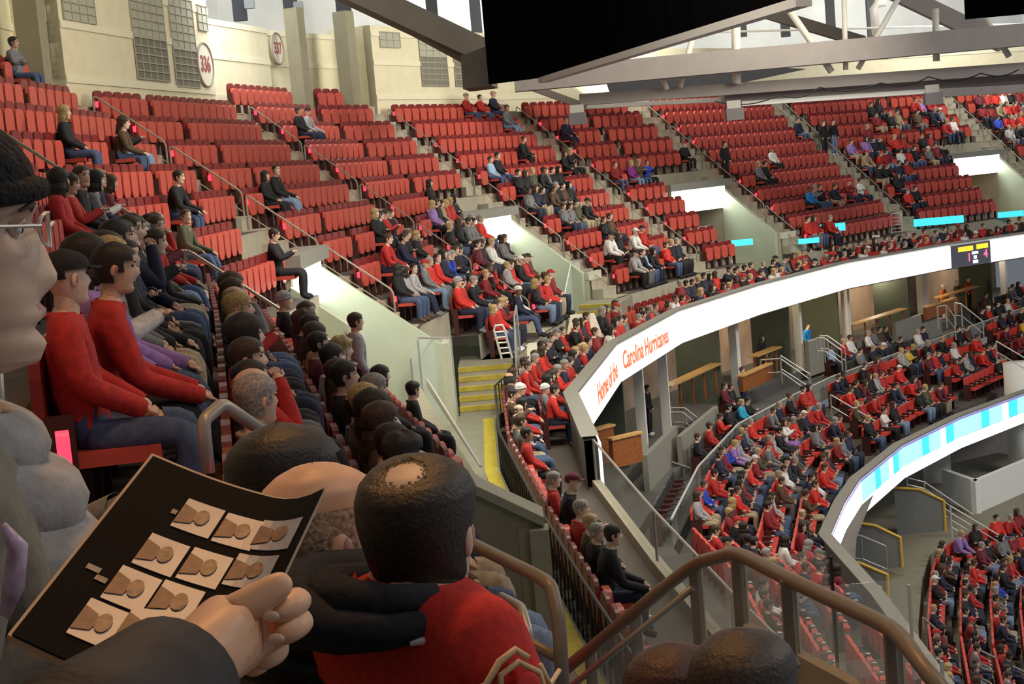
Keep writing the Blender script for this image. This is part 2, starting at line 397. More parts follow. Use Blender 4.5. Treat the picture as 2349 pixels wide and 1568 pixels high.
for wall_, q in ((w336, AR[0]), (w336, AR[2])):      # near ends of the protruding blocks
    m_ = MB(); m_.hexa([q.at(-.55, .5), q.at(-2.3, .5), q.at(-2.3, .5) + q.n * .3, q.at(-.55, .5) + q.n * .3], [q.at(-.55, ZTOP + .2), q.at(-2.3, ZTOP + .2), q.at(-2.3, ZTOP + .2) + q.n * .3, q.at(-.55, ZTOP + .2) + q.n * .3]); build('return', m_, M_WALL, wall_)
KEEP_CLEAR = []
def pillar(bp, along_n, off, w, z1, dp=.5):
    c = bp.at(off, 0) + bp.n * along_n; m_ = MB(); m_.box((c.x, c.y, (z1 + .2) / 2 + .2), (dp, w, z1 - .2 + .6), -math.radians(bp.a)); KEEP_CLEAR.append((c.x, c.y, .62))
    o = build('wall_pillar', m_, M_PIL); tag(o, 'tall grey concrete pillar beside the %s' % ('fan block' if along_n > -1 else 'stair recess'), 'pillar', 'pillars of the back wall', 'structure'); return o
for i, z1 in ((0, 7), (2, ZTOP + .1)):
    pillar(AL[i], -.25, -.75, .55, z1); pillar(AL[i], -3.0, -.95, .42, z1)
def grille(bp_a, bp_b, f0, f1, off, z0, z1, dark, label):
    a, b = bp_a.at(off, 0).lerp(bp_b.at(off, 0), f0), bp_a.at(off, 0).lerp(bp_b.at(off, 0), f1); d = (b - a); L = d.length; d.normalize(); nn = Vector((d.y, -d.x, 0))
    root = empty('vent_grille', a + Vector((0, 0, z0))); tag(root, label, 'vent')
    m_ = MB(); m_.hexa([Vector((0, 0, 0)) + nn * .01, d * L + nn * .01, d * L + nn * .03, nn * .03], [Vector((0, 0, z1 - z0)) + nn * .01, d * L + nn * .01 + Vector((0, 0, z1 - z0)), d * L + nn * .03 + Vector((0, 0, z1 - z0)), nn * .03 + Vector((0, 0, z1 - z0))])
    build('backing', m_, M_GRD if dark else M_GRL, root)
    m_ = MB(); n_ = max(2, int((z1 - z0) / .2)); g = MB()
    g.hexa([nn * .03, d * L + nn * .03, d * L + nn * .055, nn * .055], [nn * .03 + Vector((0, 0, .03)), d * L + nn * .03 + Vector((0, 0, .03)), d * L + nn * .055 + Vector((0, 0, .03)), nn * .055 + Vector((0, 0, .03))])
    me = g.mesh('slat', M_GRS)
    for q in range(n_ + 1): link('slat', me, root, (0, 0, (z1 - z0 - .03) * q / n_))
    g = MB(); g.hexa([nn * .03, d * .03 + nn * .03, d * .03 + nn * .05, nn * .05], [nn * .03 + Vector((0, 0, z1 - z0)), d * .03 + nn * .03 + Vector((0, 0, z1 - z0)), d * .03 + nn * .05 + Vector((0, 0, z1 - z0)), nn * .05 + Vector((0, 0, z1 - z0))])
    me = g.mesh('mullion', M_GRS); n_ = max(2, int(L / .4))
    for q in range(n_ + 1): link('mullion', me, root, d * ((L - .03) * q / n_))
M_GRD = mat('dark_grille', (.20, .19, .15), .8); M_GRL = mat('pale_grille', (.42, .42, .34), .8); M_GRS = mat('grille_slat', (.40, .38, .29), .8)
G = 'louvred vent '
grille(AR[0], AL[1], .02, .20, -.55, 4.0, 5.2, False, 'pale vent panel at the pillar end of the 336 wall')
grille(AR[0], AL[1], .42, .645, -.55, 3.9, 5.2, False, 'pale upper vent panel left of the 336 roundel')
grille(AR[0], AL[1], .42, .645, -.55, 2.85, 3.9, True, 'dark lower vent panel in the 336 wall')
grille(AR[0], AL[1], .69, .87, -.55, 3.75, 5.1, False, 'pale upper vent panel directly above left of the 336 roundel')
grille(AR[0], AL[1], .69, .87, -.55, 2.75, 3.75, True, 'dark lower vent panel nearest the 336 roundel')
grille(AR[0], AL[1], .91, .985, -.55, 4.35, 5.05, False, 'small pale vent panel directly above the 336 roundel')
grille(AR[2], AL[3], .06, .22, -.55, 4.45, 5.0, False, 'small pale vent panel beside the pillar past 337')
grille(AR[2], AL[3], .37, .60, -.55, 4.2, 5.1, False, 'pale upper vent panel below the brown girder')
grille(AR[2], AL[3], .37, .60, -.55, 3.1, 4.2, True, 'dark lower vent panel below the brown girder')
grille(AR[2], AL[3], .66, .86, -.55, 3.1, 4.3, True, 'dark vent panel beside the grey girder end')
def roundel(px, py, off_bp_a, off_bp_b, off, txt, dia):
    d0 = ray(px, py); a, b = off_bp_a.at(off, 0), off_bp_b.at(off, 0); d = (b - a).normalized(); nn = Vector((d.y, -d.x, 0))
    s_ = a.dot(nn) / d0.dot(nn); p = d0 * s_ + nn * .05
    root = empty('section_sign', p); tag(root, 'round white wall sign with red number %s' % txt, 'sign', 'section number signs')
    M = Matrix(((d.x, 0, nn.x), (d.y, 0, nn.y), (0, 1, 0)))
    def disc(r0, r1, z0, z1):
        m_ = MB(); n = 40; bt = [M @ Vector((r1 * math.cos(2 * math.pi * k / n), r1 * math.sin(2 * math.pi * k / n), z0)) for k in range(n)]
        tp = [M @ Vector((r1 * math.cos(2 * math.pi * k / n), r1 * math.sin(2 * math.pi * k / n), z1)) for k in range(n)]
        if r0 == 0: m_.hexa(bt, tp)
        else: m_.tube([M @ Vector((r1 * math.cos(2 * math.pi * k / n), r1 * math.sin(2 * math.pi * k / n), z1)) for k in range(n)], r0, 6, closed=True)
        return m_
    build('disc', disc(0, dia / 2, -.03, .0), M_SIGN, root); build('rim', disc(.035, dia / 2 - .02, 0, .0), M_RIM, root)
    o = link('number', text_mesh('number', txt, dia * .5, M_SIGNT), root); o.matrix_local = M.to_4x4(); o.location = nn * .012; o.scale = (.82, 1.0, 1)
M_SIGN = mat('sign_white', (.88, .84, .70), .6); M_RIM = mat('sign_rim', (.36, .31, .24), .6); M_SIGNT = mat('sign_red', (.42, .12, .12), .6)
roundel(467, 149, AR[0], AL[1], -.55, '336', 1.22); roundel(633, 112, AL[1], VL[2], -1.55, '337', 1.05)
# ------------------------------------------------------------------ portals (vomitories)
def Zs(off): return 1.47 - RISE * (off / TR)      # slope through the treads
def rail_tube(mb, pts, r=.024, n=8, m=0): mb.tube(pts, r, n, m)
def fillet(a, b, c, r=.18, n=4):
    a, b, c = Vector(a), Vector(b), Vector(c); u = (a - b).normalized(); v = (c - b).normalized(); p, q = b + u * r, b + v * r
    return [(p.lerp(b, t)).lerp(b.lerp(q, t), t) for t in [k / n for k in range(n + 1)]]
M_VOMP = mat('parapet_paint', (.52, .53, .42), .75, var=.05)
PORTNAME = {0: 'portal below the 336 wall', 2: 'portal beyond the yellow stairs', 4: 'portal with the red fire bell', 6: 'portal behind the man in white'}
for i in (0, 2, 4, 6):
    l, r = VL[i], AL[i]; o0, o1 = 4.72, 9.35 * TR
    r = Bp(r.p, r.a); n = r.n
    root = empty('portal', r.at(o0, ZWALK)); org = r.at(o0, ZWALK); tag(root, 'concrete %s with a bright lit panel' % PORTNAME[i], 'portal', None, 'structure')
    def W_(p): return p - org
    def sidewall(bp, o0, o1, th, name, mt, up=.5):
        m_ = MB(); t0 = bp.at(o0, 0); t1 = bp.at(o1, 0); nn = bp.n * th
        low = ZWALK
        m_.hexa([W_(t0 + Vector((0, 0, low))), W_(t1 + Vector((0, 0, low))), W_(t1 + nn + Vector((0, 0, low))), W_(t0 + nn + Vector((0, 0, low)))],
                [W_(t0 + Vector((0, 0, Zs(o0) + up))), W_(t1 + Vector((0, 0, Zs(o1) + up))), W_(t1 + nn + Vector((0, 0, Zs(o1) + up))), W_(t0 + nn + Vector((0, 0, Zs(o0) + up)))])
        return build(name, m_, mt, root)
    sidewall(r, o0, o1, -.18, 'side_wall', M_VOM); lo1 = 8.3 * TR if i else 7.6 * TR
    lb = Bp(l.p, l.a * .3 + r.a * .7)
    sidewall(lb, o0, lo1, -.18, 'side_wall', M_VOM, .28)
    # end parapets
    for bp, oo, ln, s_ in ((r, o1, 1.1, 1), (lb, lo1, 1.3, -1)):
        m_ = MB(); a = bp.at(oo, 0); b = a + bp.n * ln * s_; t = bp.t * .16; z1 = Zs(oo) + .48
        m_.hexa([W_(a + Vector((0, 0, ZWALK))), W_(b + Vector((0, 0, ZWALK))), W_(b + t + Vector((0, 0, ZWALK))), W_(a + t + Vector((0, 0, ZWALK)))],
                [W_(a + Vector((0, 0, z1))), W_(b + Vector((0, 0, z1))), W_(b + t + Vector((0, 0, z1))), W_(a + t + Vector((0, 0, z1)))])
        build('end_parapet', m_, M_VOMP, root)
    # lintel slab, lit panel, tunnel
    zt = Zf(6) + .03
    def slab(oa, ob, za, zb, e=0.0):
        m_ = MB(); A = [lb.at(oa, 0) - lb.n * e, r.at(oa, 0) + r.n * e, r.at(ob, 0) + r.n * e, lb.at(ob, 0) - lb.n * e]
        m_.hexa([W_(p + Vector((0, 0, za))) for p in A], [W_(p + Vector((0, 0, zb))) for p in A]); return m_
    build('lintel', slab(o0 - .5, o0 + .25, zt - .12, zt + .16, .2), M_GREYBOX, root)
    build('lit_panel', slab(o0 + .02, o0 + .1, zt - 1.02, zt - .12, -.12), M_PORTLIT, root)
    build('tunnel_back', slab(o0 - 3.2, o0 - 3.0, ZWALK, zt - .2, .1), M_BEIGE, root)
    build('tunnel_ceiling', slab(o0 - 3.0, o0 - .02, zt - 1.0, zt - .9, .1), M_BEIGE, root)
    m_ = MB()
    for bp in (lb, r): m_.quad(W_(bp.at(o0 - 3, ZWALK)), W_(bp.at(o0, ZWALK)), W_(bp.at(o0, zt)), W_(bp.at(o0 - 3, zt)))
    build('tunnel_sides', m_, M_BEIGE, root)
    # fire bell on the lit side wall
    if i in (0, 4):
        p = r.at(o0 + 1.35, Zs(o0 + 1.35) - .35) - r.n * .06; m_ = MB(); m_.ell((0, 0, 0), (.13, .08, .13), 12, 6)
        tag(build('fire_bell', m_, M_RED, loc=p, smooth=True), 'small round red fire bell on the wall of the %s' % PORTNAME[i], 'bell')

# parapet between the rear rows and the walkway, near side of the first portal
def wallrun(name, pts, z0, z1, th, mt, label, cat='wall', kind=None, parent=None):
    m_ = MB(); P = [Vector((p[0], p[1], 0)) for p in pts]; N = poly_normals(P)
    a0, a1 = off_path(P, N, 0, z0), off_path(P, N, 0, z1); b0, b1 = off_path(P, N, th, z0), off_path(P, N, th, z1)
    strip(m_, a0, a1); strip(m_, a1, b1); strip(m_, b1, b0)
    m_.quad(a0[0], a1[0], b1[0], b0[0]); m_.quad(a0[-1], a1[-1], b1[-1], b0[-1])
    o = build(name, m_, mt, parent)
    if label: tag(o, label, cat, kind=kind)
    return o
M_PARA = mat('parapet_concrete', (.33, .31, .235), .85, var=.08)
PPX = [atZ(1240, 1206, -3.7), atZ(1090, 1086, -3.7), atZ(966, 890, -3.7)]
wallrun('wall_parapet', [p.xy for p in PPX], ZWALK, -3.7, .24, M_PARA, 'low concrete parapet along the walkway below the rear rows', kind='structure')
# sloping side wall of the near portal, its end post and ledge
b = PPX[0]; a = Vector((-1.75, b.y - .25, 0)); zt = lambda x: -3.69 + (b.x - x) * .63
m_ = MB(); e = Vector((0, .26, 0))
m_.hexa([Vector((a.x, a.y, ZWALK)), Vector((b.x, b.y, ZWALK)), Vector((b.x, b.y, ZWALK)) + e, Vector((a.x, a.y, ZWALK)) + e], [Vector((a.x, a.y, zt(a.x))), Vector((b.x, b.y, zt(b.x))), Vector((b.x, b.y, zt(b.x))) + e, Vector((a.x, a.y, zt(a.x))) + e])
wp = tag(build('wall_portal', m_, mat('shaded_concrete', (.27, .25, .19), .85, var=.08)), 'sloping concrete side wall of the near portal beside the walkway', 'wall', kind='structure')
m_ = MB(); e0 = Vector((0, -.10, 0)); e1 = Vector((0, .40, 0)); u = Vector((0, 0, .10)); A = [Vector((a.x, a.y, zt(a.x))), Vector((b.x + .04, b.y, zt(b.x)))]
m_.hexa([A[0] + e0, A[1] + e0, A[1] + e1, A[0] + e1], [A[0] + e0 + u, A[1] + e0 + u, A[1] + e1 + u, A[0] + e1 + u]); build('ledge', m_, M_PARA, wp)
m_ = MB(); m_.box((b.x - .02, b.y - .04, (ZWALK - 3.7) / 2), (.2, .3, 1.8)); build('end_post', m_, M_PARA, wp)
m_ = MB(); a, b = PPX[2] + Vector((.1, 0, 0)), PPX[1] + Vector((.05, .4, 0))
m_.hexa([a, b, b + Vector((.03, 0, 0)), a + Vector((.03, 0, 0))], [a + Vector((0, 0, .16)), b + Vector((0, 0, .02)), b + Vector((.03, 0, .02)), a + Vector((.03, 0, .16))])
tag(build('glass_strip', m_, mat('pale_glass_edge', (.62, .68, .64), .15, .2)), 'narrow pale glass strip on the walkway parapet', 'glass panel')
# yellow stairs
def ystairs(x0, x1, ytop, ybot, z0, z1, n, ang, label):
    c = Vector(((x0 + x1) / 2, (ytop + ybot) / 2, 0)); root = empty('yellow_stairs', Vector((c.x, c.y, z0)), ang); tag(root, label, 'stairs', 'yellow stairs up from the walkway')
    run = (ytop - ybot) / n
    w = x1 - x0
    for k in range(n):
        h = (z1 - z0) * (k + 1) / n
        m_ = MB(); m_.box((0, -(ytop - ybot) / 2 + run * (k + .5), h / 2), (w, run + .002, h))
        st = build('step', m_, M_CONC, root)
        m_ = MB(); m_.box((0, -(ytop - ybot) / 2 + run * k + .06, h + .006), (w, .14, .012)); m_.box((0, -(ytop - ybot) / 2 + run * k - .006, h - .045), (w, .012, .09))
        build('nosing', m_, M_YSTEP, st)
    m_ = MB(); m_.box((0, (ytop - ybot) / 2 + 1.1, (z1 - z0) / 2), (w, 2.2, z1 - z0)); build('landing', m_, M_WALK, root)
    return root
ystairs(-1.30, -.02, 36.0, 34.55, ZWALK, Zf(11), 5, 0.0, 'yellow edged stairs up to the landing past the first lit portal')
p = atZ(1378, 775, ZWALK); ystairs(p.x - .65, p.x + .65, p.y + 1.45, p.y, ZWALK, Zf(11), 5, math.radians(-14), 'yellow edged stairs beside the second portal')
p = atZ(1622, 648, ZWALK); ystairs(p.x - .7, p.x + .7, p.y + 1.45, p.y, ZWALK, Zf(11), 5, math.radians(-30), 'yellow edged stairs beside the third portal')
p = atZ(2068, 572, ZWALK); ystairs(p.x - .8, p.x + .8, p.y + 1.45, p.y, ZWALK, Zf(11), 5, math.radians(-45), 'yellow edged stairs below the farthest portal')
# glass screens at the portal mouths, with steel frames
def screen(pts, z0, z1, label, frame=True, name='glass_screen'):
    P = [Vector((p[0], p[1], 0)) for p in pts]; root = empty(name, P[0] + Vector((0, 0, z0))); o0 = P[0] + Vector((0, 0, z0)); tag(root, label, 'glass screen')
    zt = z1 if isinstance(z1, (list, tuple)) else [z1] * len(P)
    for j in range(len(P) - 1):
        a, b = P[j] - o0, P[j + 1] - o0; d = (b - a).normalized(); n = Vector((-d.y, d.x, 0)) * .006
        m_ = MB(); m_.hexa([a - n + Vector((0, 0, z0)), b - n + Vector((0, 0, z0)), b + n + Vector((0, 0, z0)), a + n + Vector((0, 0, z0))], [a - n + Vector((0, 0, zt[j])), b - n + Vector((0, 0, zt[j + 1])), b + n + Vector((0, 0, zt[j + 1])), a + n + Vector((0, 0, zt[j]))])
        build('glass_pane', m_, M_GLASS, root)
    if frame:
        for j, p in enumerate(P):
            m_ = MB(); m_.tube([p - o0 + Vector((0, 0, z0)), p - o0 + Vector((0, 0, zt[j]))], .025, 6); build('post', m_, M_STEEL, root)
        m_ = MB(); m_.tube([p - o0 + Vector((0, 0, zt[j])) for j, p in enumerate(P)], .022, 6); build('top_rail', m_, M_STEEL, root)
    return root
def PZ(x, y, z): return atZ(x, y, z)
a = atY(965, 780, 33.0); b = atY(1042, 800, 34.4); c = atY(975, 900, 29.5)
screen([(-2.0, 30.2), (-1.95, 32.2), (-1.35, 34.4)], ZWALK, [-3.6, -3.4, -3.7], 'tall glass screen at the mouth of the first lit portal')
screen([(.05, 34.3), (.1, 35.9), (.18, 37.6)], ZWALK, [-4.3, -3.5, -3.4], 'glass screen beside the nearest yellow stairs')
for (x, y, x2, y2, lab) in ((1300, 760, 1362, 742, 'second'), (1640, 640, 1730, 620, 'third'), (2100, 560, 2215, 540, 'farthest')):
    a, b = atZ(x, y, ZWALK), atZ(x2, y2, ZWALK); m = (a + b) / 2
    screen([a.xy, (a * .65 + b * .35).xy, (a * .3 + b * .7).xy, b.xy], ZWALK, [-4.4, -3.3, -3.3, -4.4], 'glass screen with a peaked rail below the %s portal' % lab)
# white slanted boxes by the front rows
for (x, y, w, lab) in ((1228, 880, .75, 'beside the nearest yellow stairs'), (1342, 800, 1.25, 'below the second portal'), (1492, 705, 1.35, 'at the front rows left of the third portal'), (1655, 640, 1.5, 'below the third portal'), (1992, 592, 1.9, 'between the third and farthest portals'), (2162, 548, 2.2, 'below the farthest portal')):
    p = atZ(x, y, -5.45); a = math.atan2(p.x, p.y); m_ = MB()
    d = Vector((math.cos(a), -math.sin(a), 0)); e = Vector((math.sin(a), math.cos(a), 0)); H_ = .95
    m_.hexa([d * -w / 2, d * w / 2, d * w / 2 + e * .7, d * -w / 2 + e * .7], [d * -w * .28 + e * .25 + Vector((0, 0, H_)), d * w * .26 + e * .25 + Vector((0, 0, H_ * 1.02)), d * w * .28 + e * .7 + Vector((0, 0, H_)), d * -w * .28 + e * .7 + Vector((0, 0, H_))])
    tag(build('white_wedge_box', m_, mat('white_box_paint', (.82, .79, .64), .6), loc=p), 'white slant sided box %s' % lab, 'box')
# ladder shaped hand rails
def ladder(x, y, Y, h, w, lab, lean=.12):
    p = atY(x, y, Y); root = empty('ladder_rail', p); tag(root, lab, 'hand rail'); a = math.atan2(p.x, p.y); d = Vector((math.cos(a), -math.sin(a), 0)) * (w / 2); t = Vector((-lean, 0, 0))
    m_ = MB(); m_.tube([-d, -d + t + Vector((0, 0, h - .1)), -d * .7 + t + Vector((0, 0, h)), d * .7 + t + Vector((0, 0, h)), d + t + Vector((0, 0, h - .1)), d], .03, 6); build('frame', m_, M_PALEM, root)
    for k in range(1, 6):
        m_ = MB(); f = k / 6.2; m_.tube([-d + t * f + Vector((0, 0, h * f)), d + t * f + Vector((0, 0, h * f))], .022, 6); build('rung', m_, M_PALEM, root)
M_PALEM = mat('pale_steel', (.66, .66, .62), .4, .3)
ladder(1163, 822, 35.5, .78, .24, 'pale ladder shaped hand rail at the nearest yellow stairs')
ladder(1233, 735, 45.5, .75, .26, 'pale ladder shaped hand rail beside the second portal')
ladder(1477, 650, 56, .85, .36, 'pale ladder shaped hand rail right of the second portal', 0)
ladder(1586, 612, 60, .70, .30, 'pale ladder shaped hand rail left of the third portal')
ladder(2058, 540, 70, 1.0, .46, 'pale ladder shaped hand rail below the farthest portal', 0)
# glowing cyan panels standing in for reflections in the portal mouth glass
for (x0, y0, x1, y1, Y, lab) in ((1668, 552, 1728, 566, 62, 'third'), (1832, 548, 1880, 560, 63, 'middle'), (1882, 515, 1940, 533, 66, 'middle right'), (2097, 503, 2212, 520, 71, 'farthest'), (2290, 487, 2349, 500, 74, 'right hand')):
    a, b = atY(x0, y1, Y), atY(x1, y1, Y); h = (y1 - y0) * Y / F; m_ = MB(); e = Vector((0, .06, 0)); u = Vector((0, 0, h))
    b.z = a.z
    m_.hexa([Vector((0, 0, 0)), b - a, b - a + e, e], [u, b - a + u, b - a + e + u, e + u]); tag(build('cyan_led_and_reflection', m_, M_CY, loc=a), 'glowing cyan panel imitating a glass reflection at the mouth of the %s portal' % lab, 'led board')
# ------------------------------------------------------------------ aisle hand rails
def stair_rail(bp, c, o0, o1, z0, z1, mt, label, h=.92, mid=True, name='aisle_hand_rail', low_post=True):
    p0, p1 = bp.at(o0, z0) + bp.n * c, bp.at(o1, z1) + bp.n * c; root = empty(name, p0); tag(root, label, 'hand rail', 'hand rails in the seating aisles'); P0 = Vector((0, 0, 0)); P1 = p1 - p0; U = Vector((0, 0, h))
    m_ = MB(); m_.tube([P0, P0 + U * .92] + fillet(P0 + U * .7, P0 + U, P1 + U, .12) + fillet(P0 + U, P1 + U, P1, .12) + [P1], .028 if mt is M_BRONZE else .021, 7); build('rail', m_, mt, root)
    if mid: m_ = MB(); m_.tube([P0 + U * .52, P1 + U * .52], .02 if mt is M_BRONZE else .013, 6); build('mid_rail', m_, mt, root)
    return root
AN = {-1: 'aisle left of the first portal', 0: 'aisle below the 336 wall', 1: 'aisle between signs 336 and 337', 2: 'aisle past sign 337', 3: 'aisle below the grey girder', 4: 'aisle above the third portal', 5: 'aisle below the long beam', 6: 'aisle by the farthest portal'}
M_DULL = mat('dull_rail_paint', (.33, .28, .23), .5, .2)
ORD = ['top', 'second', 'third', 'fourth', 'fifth']
for i in range(-1, 7):
    bp = AL[i]; w = (AR[i].p - AL[i].p).length
    for q, k in enumerate((1.2, 3.2, 5.2, 7.2, 9.2)):
        if i == -1 and k not in (5.2, 1.2): continue
        if i == 0 and k > 8: continue
        o0, o1 = (k - 1) * TR, (k + .9) * TR
        if i == -1: o0, o1 = ((0.2 * TR, 4.6 * TR) if k == 1.2 else (5.35 * TR, 8.3 * TR))
        stair_rail(bp, w * .5, o0, o1, Zf(1) - RISE * o0 / TR, Zf(1) - RISE * o1 / TR, M_BRONZE if i == -1 else M_DULL, '%s hand rail in the %s' % (ORD[q], AN[i]), mid=True)

screen([p.xy for p in off_path(NP, NPN, .08, 0)], -5.85, -5.1, 'glass guard along the near front edge of the deck', True)
# ------------------------------------------------------------------ outer shell, roof girders, curtains
# pale cladding wall far behind the top of the seating
P = [Vector((-22, 6, 0)), Vector((-20, 34, 0)), Vector((-17, 50, 0)), Vector((-11, 66, 0)), Vector((0, 79, 0)), Vector((14, 90, 0)), Vector((34, 100, 0)), Vector((52, 104, 0))]
m_ = MB(); N = poly_normals(P); strip(m_, off_path(P, N, 0, -3), off_path(P, N, 0, 26)); tag(build('wall_outer', m_, M_ROOFW), 'pale cladding wall high behind the upper deck', 'wall', kind='structure')
m_ = MB(); m_.quad((-24, -20, 17.0), (70, -20, 17.0), (70, 106, 17.0), (-24, 106, 17.0)); tag(build('ceiling', m_, mat('roof_deck', (.30, .29, .27), .8)), 'grey roof deck over the arena', 'ceiling', kind='structure')
area('clerestory_lamp', (-8, 46, 12), (-17.5, 52, 7), 3, 1500, (.93, .97, 1.0), 14)
area('clerestory_lamp', (6, 70, 11), (5, 84, 6), 4, 2300, (1.0, .97, .88), 14)
area('clerestory_lamp', (26, 80, 12), (26, 95, 6), 4, 2000, (1.0, .97, .9), 14)
def post(x, y0, y1, Y, w, mt, lab):
    a, b = atY(x, y0, Y), atY(x, y1, Y); b.x = (a.x + b.x) / 2; a.x = b.x; a.z += 1.5
    m_ = MB(); h = a.z - b.z; m_.box((0, 0, h / 2), (w, w * .7, h)); return tag(build('roof_post', m_, mt, loc=b), lab, 'post', 'dark posts against the pale cladding', 'structure')
for x, y1, Y, w in ((550, 48, 55, .45), (668, 58, 58, .5), (790, 72, 60, .55), (905, 60, 66, .4), (992, 70, 70, .5), (1092, 90, 72, .5)):
    post(x, 0, y1, Y, w, M_DKGREY, 'dark steel post against the pale cladding above the wall')
for x, y, Y in ((572, 5, 54), (685, 18, 57)):
    a = atY(x, y, Y); m_ = MB(); m_.box((0, 0, 0), (.32, .3, .42)); m_.box((0, .3, .1), (.1, .4, .06)); tag(build('loudspeaker', m_, mat('speaker_grey', (.30, .31, .33), .6), loc=a), 'small grey loudspeaker box on a post %s' % ('above the 336 roundel' if x < 600 else 'above the 337 roundel, the farther one'), 'loudspeaker')
def beam(p, q, h, d, mt, name, label, cat='beam', up=Vector((0, 0, 1))):
    p, q = Vector(p), Vector(q); t = (q - p).normalized(); s_ = t.cross(up).normalized(); u = s_.cross(t)
    A = [p + u * h / 2 + s_ * d / 2, p + u * h / 2 - s_ * d / 2, p - u * h / 2 - s_ * d / 2, p - u * h / 2 + s_ * d / 2]; L = q - p
    m_ = MB(); m_.hexa([a - p for a in A], [a - p + L for a in A]); return tag(build(name, m_, mt, loc=p), label, cat, kind='structure')
# brown sloping girder running into the grey girder end
beam(atY(760, -42, 50), atY(1100, 118, 52), .80, .7, M_BEAMB, 'trim_girder', 'brown sloping roof girder above the block wall')
beam(atY(900, 40, 51), atY(1085, 140, 52), .34, .5, M_BEAMB, 'trim_girder', 'narrow lower flange of the brown girder')
m_ = MB(); a = [atY(x, y, 50) for x, y in ((1056, 128), (1118, 105), (1128, 196), (1062, 204))]
m_.hexa([p for p in a], [p + Vector((.2, 2.2, 0)) for p in a]); tag(build('trim_girder', m_, M_BEAMB), 'boxy brown grey girder end beside the black curtain', 'beam', kind='structure')
# black hung curtain: a long deep box of drapery that runs towards the camera on the right
def curtain(pa, pb, h, th, lab, n=14):
    pa, pb = Vector(pa), Vector(pb); d = (pb - pa); nn = Vector((-d.y, d.x, 0)).normalized(); m_ = MB(); V = []
    for k in range(n * 3 + 1):
        f = k / (n * 3); w = math.sin(f * n * 2 * math.pi) * .05; V.append(pa + d * f + nn * w)
    for j in range(len(V) - 1):
        a, b = V[j], V[j + 1]; m_.hexa([a, b, b + nn * th, a + nn * th], [a + Vector((0, 0, h)), b + Vector((0, 0, h)), b + nn * th + Vector((0, 0, h)), a + nn * th + Vector((0, 0, h))])
    return tag(build('black_curtain', m_, M_BLACKF), lab, 'curtain')
ca = atY(1121, 193, 46); cz = ca.z
cb = atY(1238, 180, 46); 
curtain(ca, Vector((cb.x, 46.0, cz + .06)), 9, .25, 'black drape hung from the roof, the short end beside the brown girder', 4)
d1 = ray(1830, -6); Y1 = (cz + .06) / d1.z * 1.0
pb = d1 * ((cz + .06) / d1.z)
curtain(Vector((cb.x, 46.0, cz + .06)), Vector((pb.x, pb.y, cz + .06)), 9, .25, 'long black drape hung from the roof over the rink side', 12)
beam(Vector((cb.x + .1, 46.0, cz - .02)), Vector((pb.x + .1, pb.y, cz - .02)), .16, .3, mat('grey_rail_paint', (.33, .31, .29), .6), 'trim_rail', 'grey rail along the bottom of the long black drape')
qa = atY(2222, 42, 40); qb = atY(2420, 16, 40); curtain(qa, Vector((qb.x, qb.y, qa.z)), 8, .3, 'black drape in the upper corner above the far beams', 4)
# long truss: two chords with tube struts, lower ceiling box with a bright strip
YB = 58
def chord(xy0, xy1, Y0, Y1, th, d, mt, lab): return beam(atY(*xy0, Y0), atY(*xy1, Y1), th, d, mt, 'trim_beam', lab)
chord((1180, 186), (2480, 68), YB, YB, .80, .8, M_BEAM, 'long grey upper truss beam across the far seats')
chord((1330, 229), (2480, 147), YB + 1, YB + 1, .42, .5, M_BEAM, 'slim grey lower truss beam across the far seats')
chord((1655, 222), (2480, 168), YB + 2.2, YB + 2.2, .52, 1.6, M_BEAM, 'wide grey ceiling box under the truss beams')
chord((1330, 246), (1700, 226), YB + 2.4, YB + 2.4, .16, .5, M_WHITE, 'bright white soffit strip left under the truss')
chord((1700, 238), (2135, 209), YB + 1.6, YB + 1.6, .17, .5, M_WHITE, 'bright white soffit strip under the ceiling box')
chord((2135, 214), (2480, 196), YB + 1.5, YB + 1.5, .30, .6, M_BEAM, 'grey end box under the truss beams')
m_ = MB(); a = [atY(x, y, YB + 3) for x, y in ((1235, 190), (1295, 186), (1350, 228), (1336, 246))]; m_.hexa(a, [p + Vector((0, 1.2, .2)) for p in a]); tag(build('trim_soffit', m_, mat('cream_soffit', (.72, .68, .50), .7)), 'cream soffit panel where the truss begins', 'soffit', kind='structure')
beam(atY(1215, 198, YB + 2), atY(1345, 246, YB + 2), .26, .4, M_BEAM, 'trim_beam', 'short grey sloping beam below the cream soffit')
m_ = MB(); a = [atY(x, y, YB + 6) for x, y in ((1390, 182), (1700, 150), (1850, 158), (1700, 190), (1400, 212))]; m_.hexa(a, [p + Vector((0, .4, 0)) for p in a]); tag(build('duct', m_, M_DKGREY), 'dark grey duct seen between the truss beams', 'duct')
for (x0, y0, x1, y1, r, lab) in ((1688, 40, 1690, 192, .17, 'thick upright'), (1936, -10, 1940, 160, .10, 'thin upright'), (1805, 15, 1908, 165, .13, 'long slanting'), (2062, -5, 1968, 158, .10, 'backward slanting'), (1590, 80, 1560, 200, .11, 'short slanting'), (2146, 20, 2148, 140, .13, 'right upright'), (2255, 35, 2315, 130, .12, 'right slanting'), (1515, 165, 1530, 205, .10, 'far left slanting')):
    m_ = MB(); p, q = atY(x0, y0, YB + .5), atY(x1, y1, YB + .5); m_.tube([p * 0, q - p], r, 12); tag(build('truss_strut', m_, M_TUBEW, loc=p, smooth=True), '%s pale tube strut between the truss beams' % lab, 'strut')
beam(atY(1560, -30, 72), atY(1980, 96, 72), .5, .5, M_BEAMB, 'trim_girder', 'brown sloping girder behind the tube struts')
beam(atY(2050, -20, 70), atY(2300, 100, 70), .75, .5, M_BEAM, 'trim_girder', 'grey sloping girder in the upper right corner')
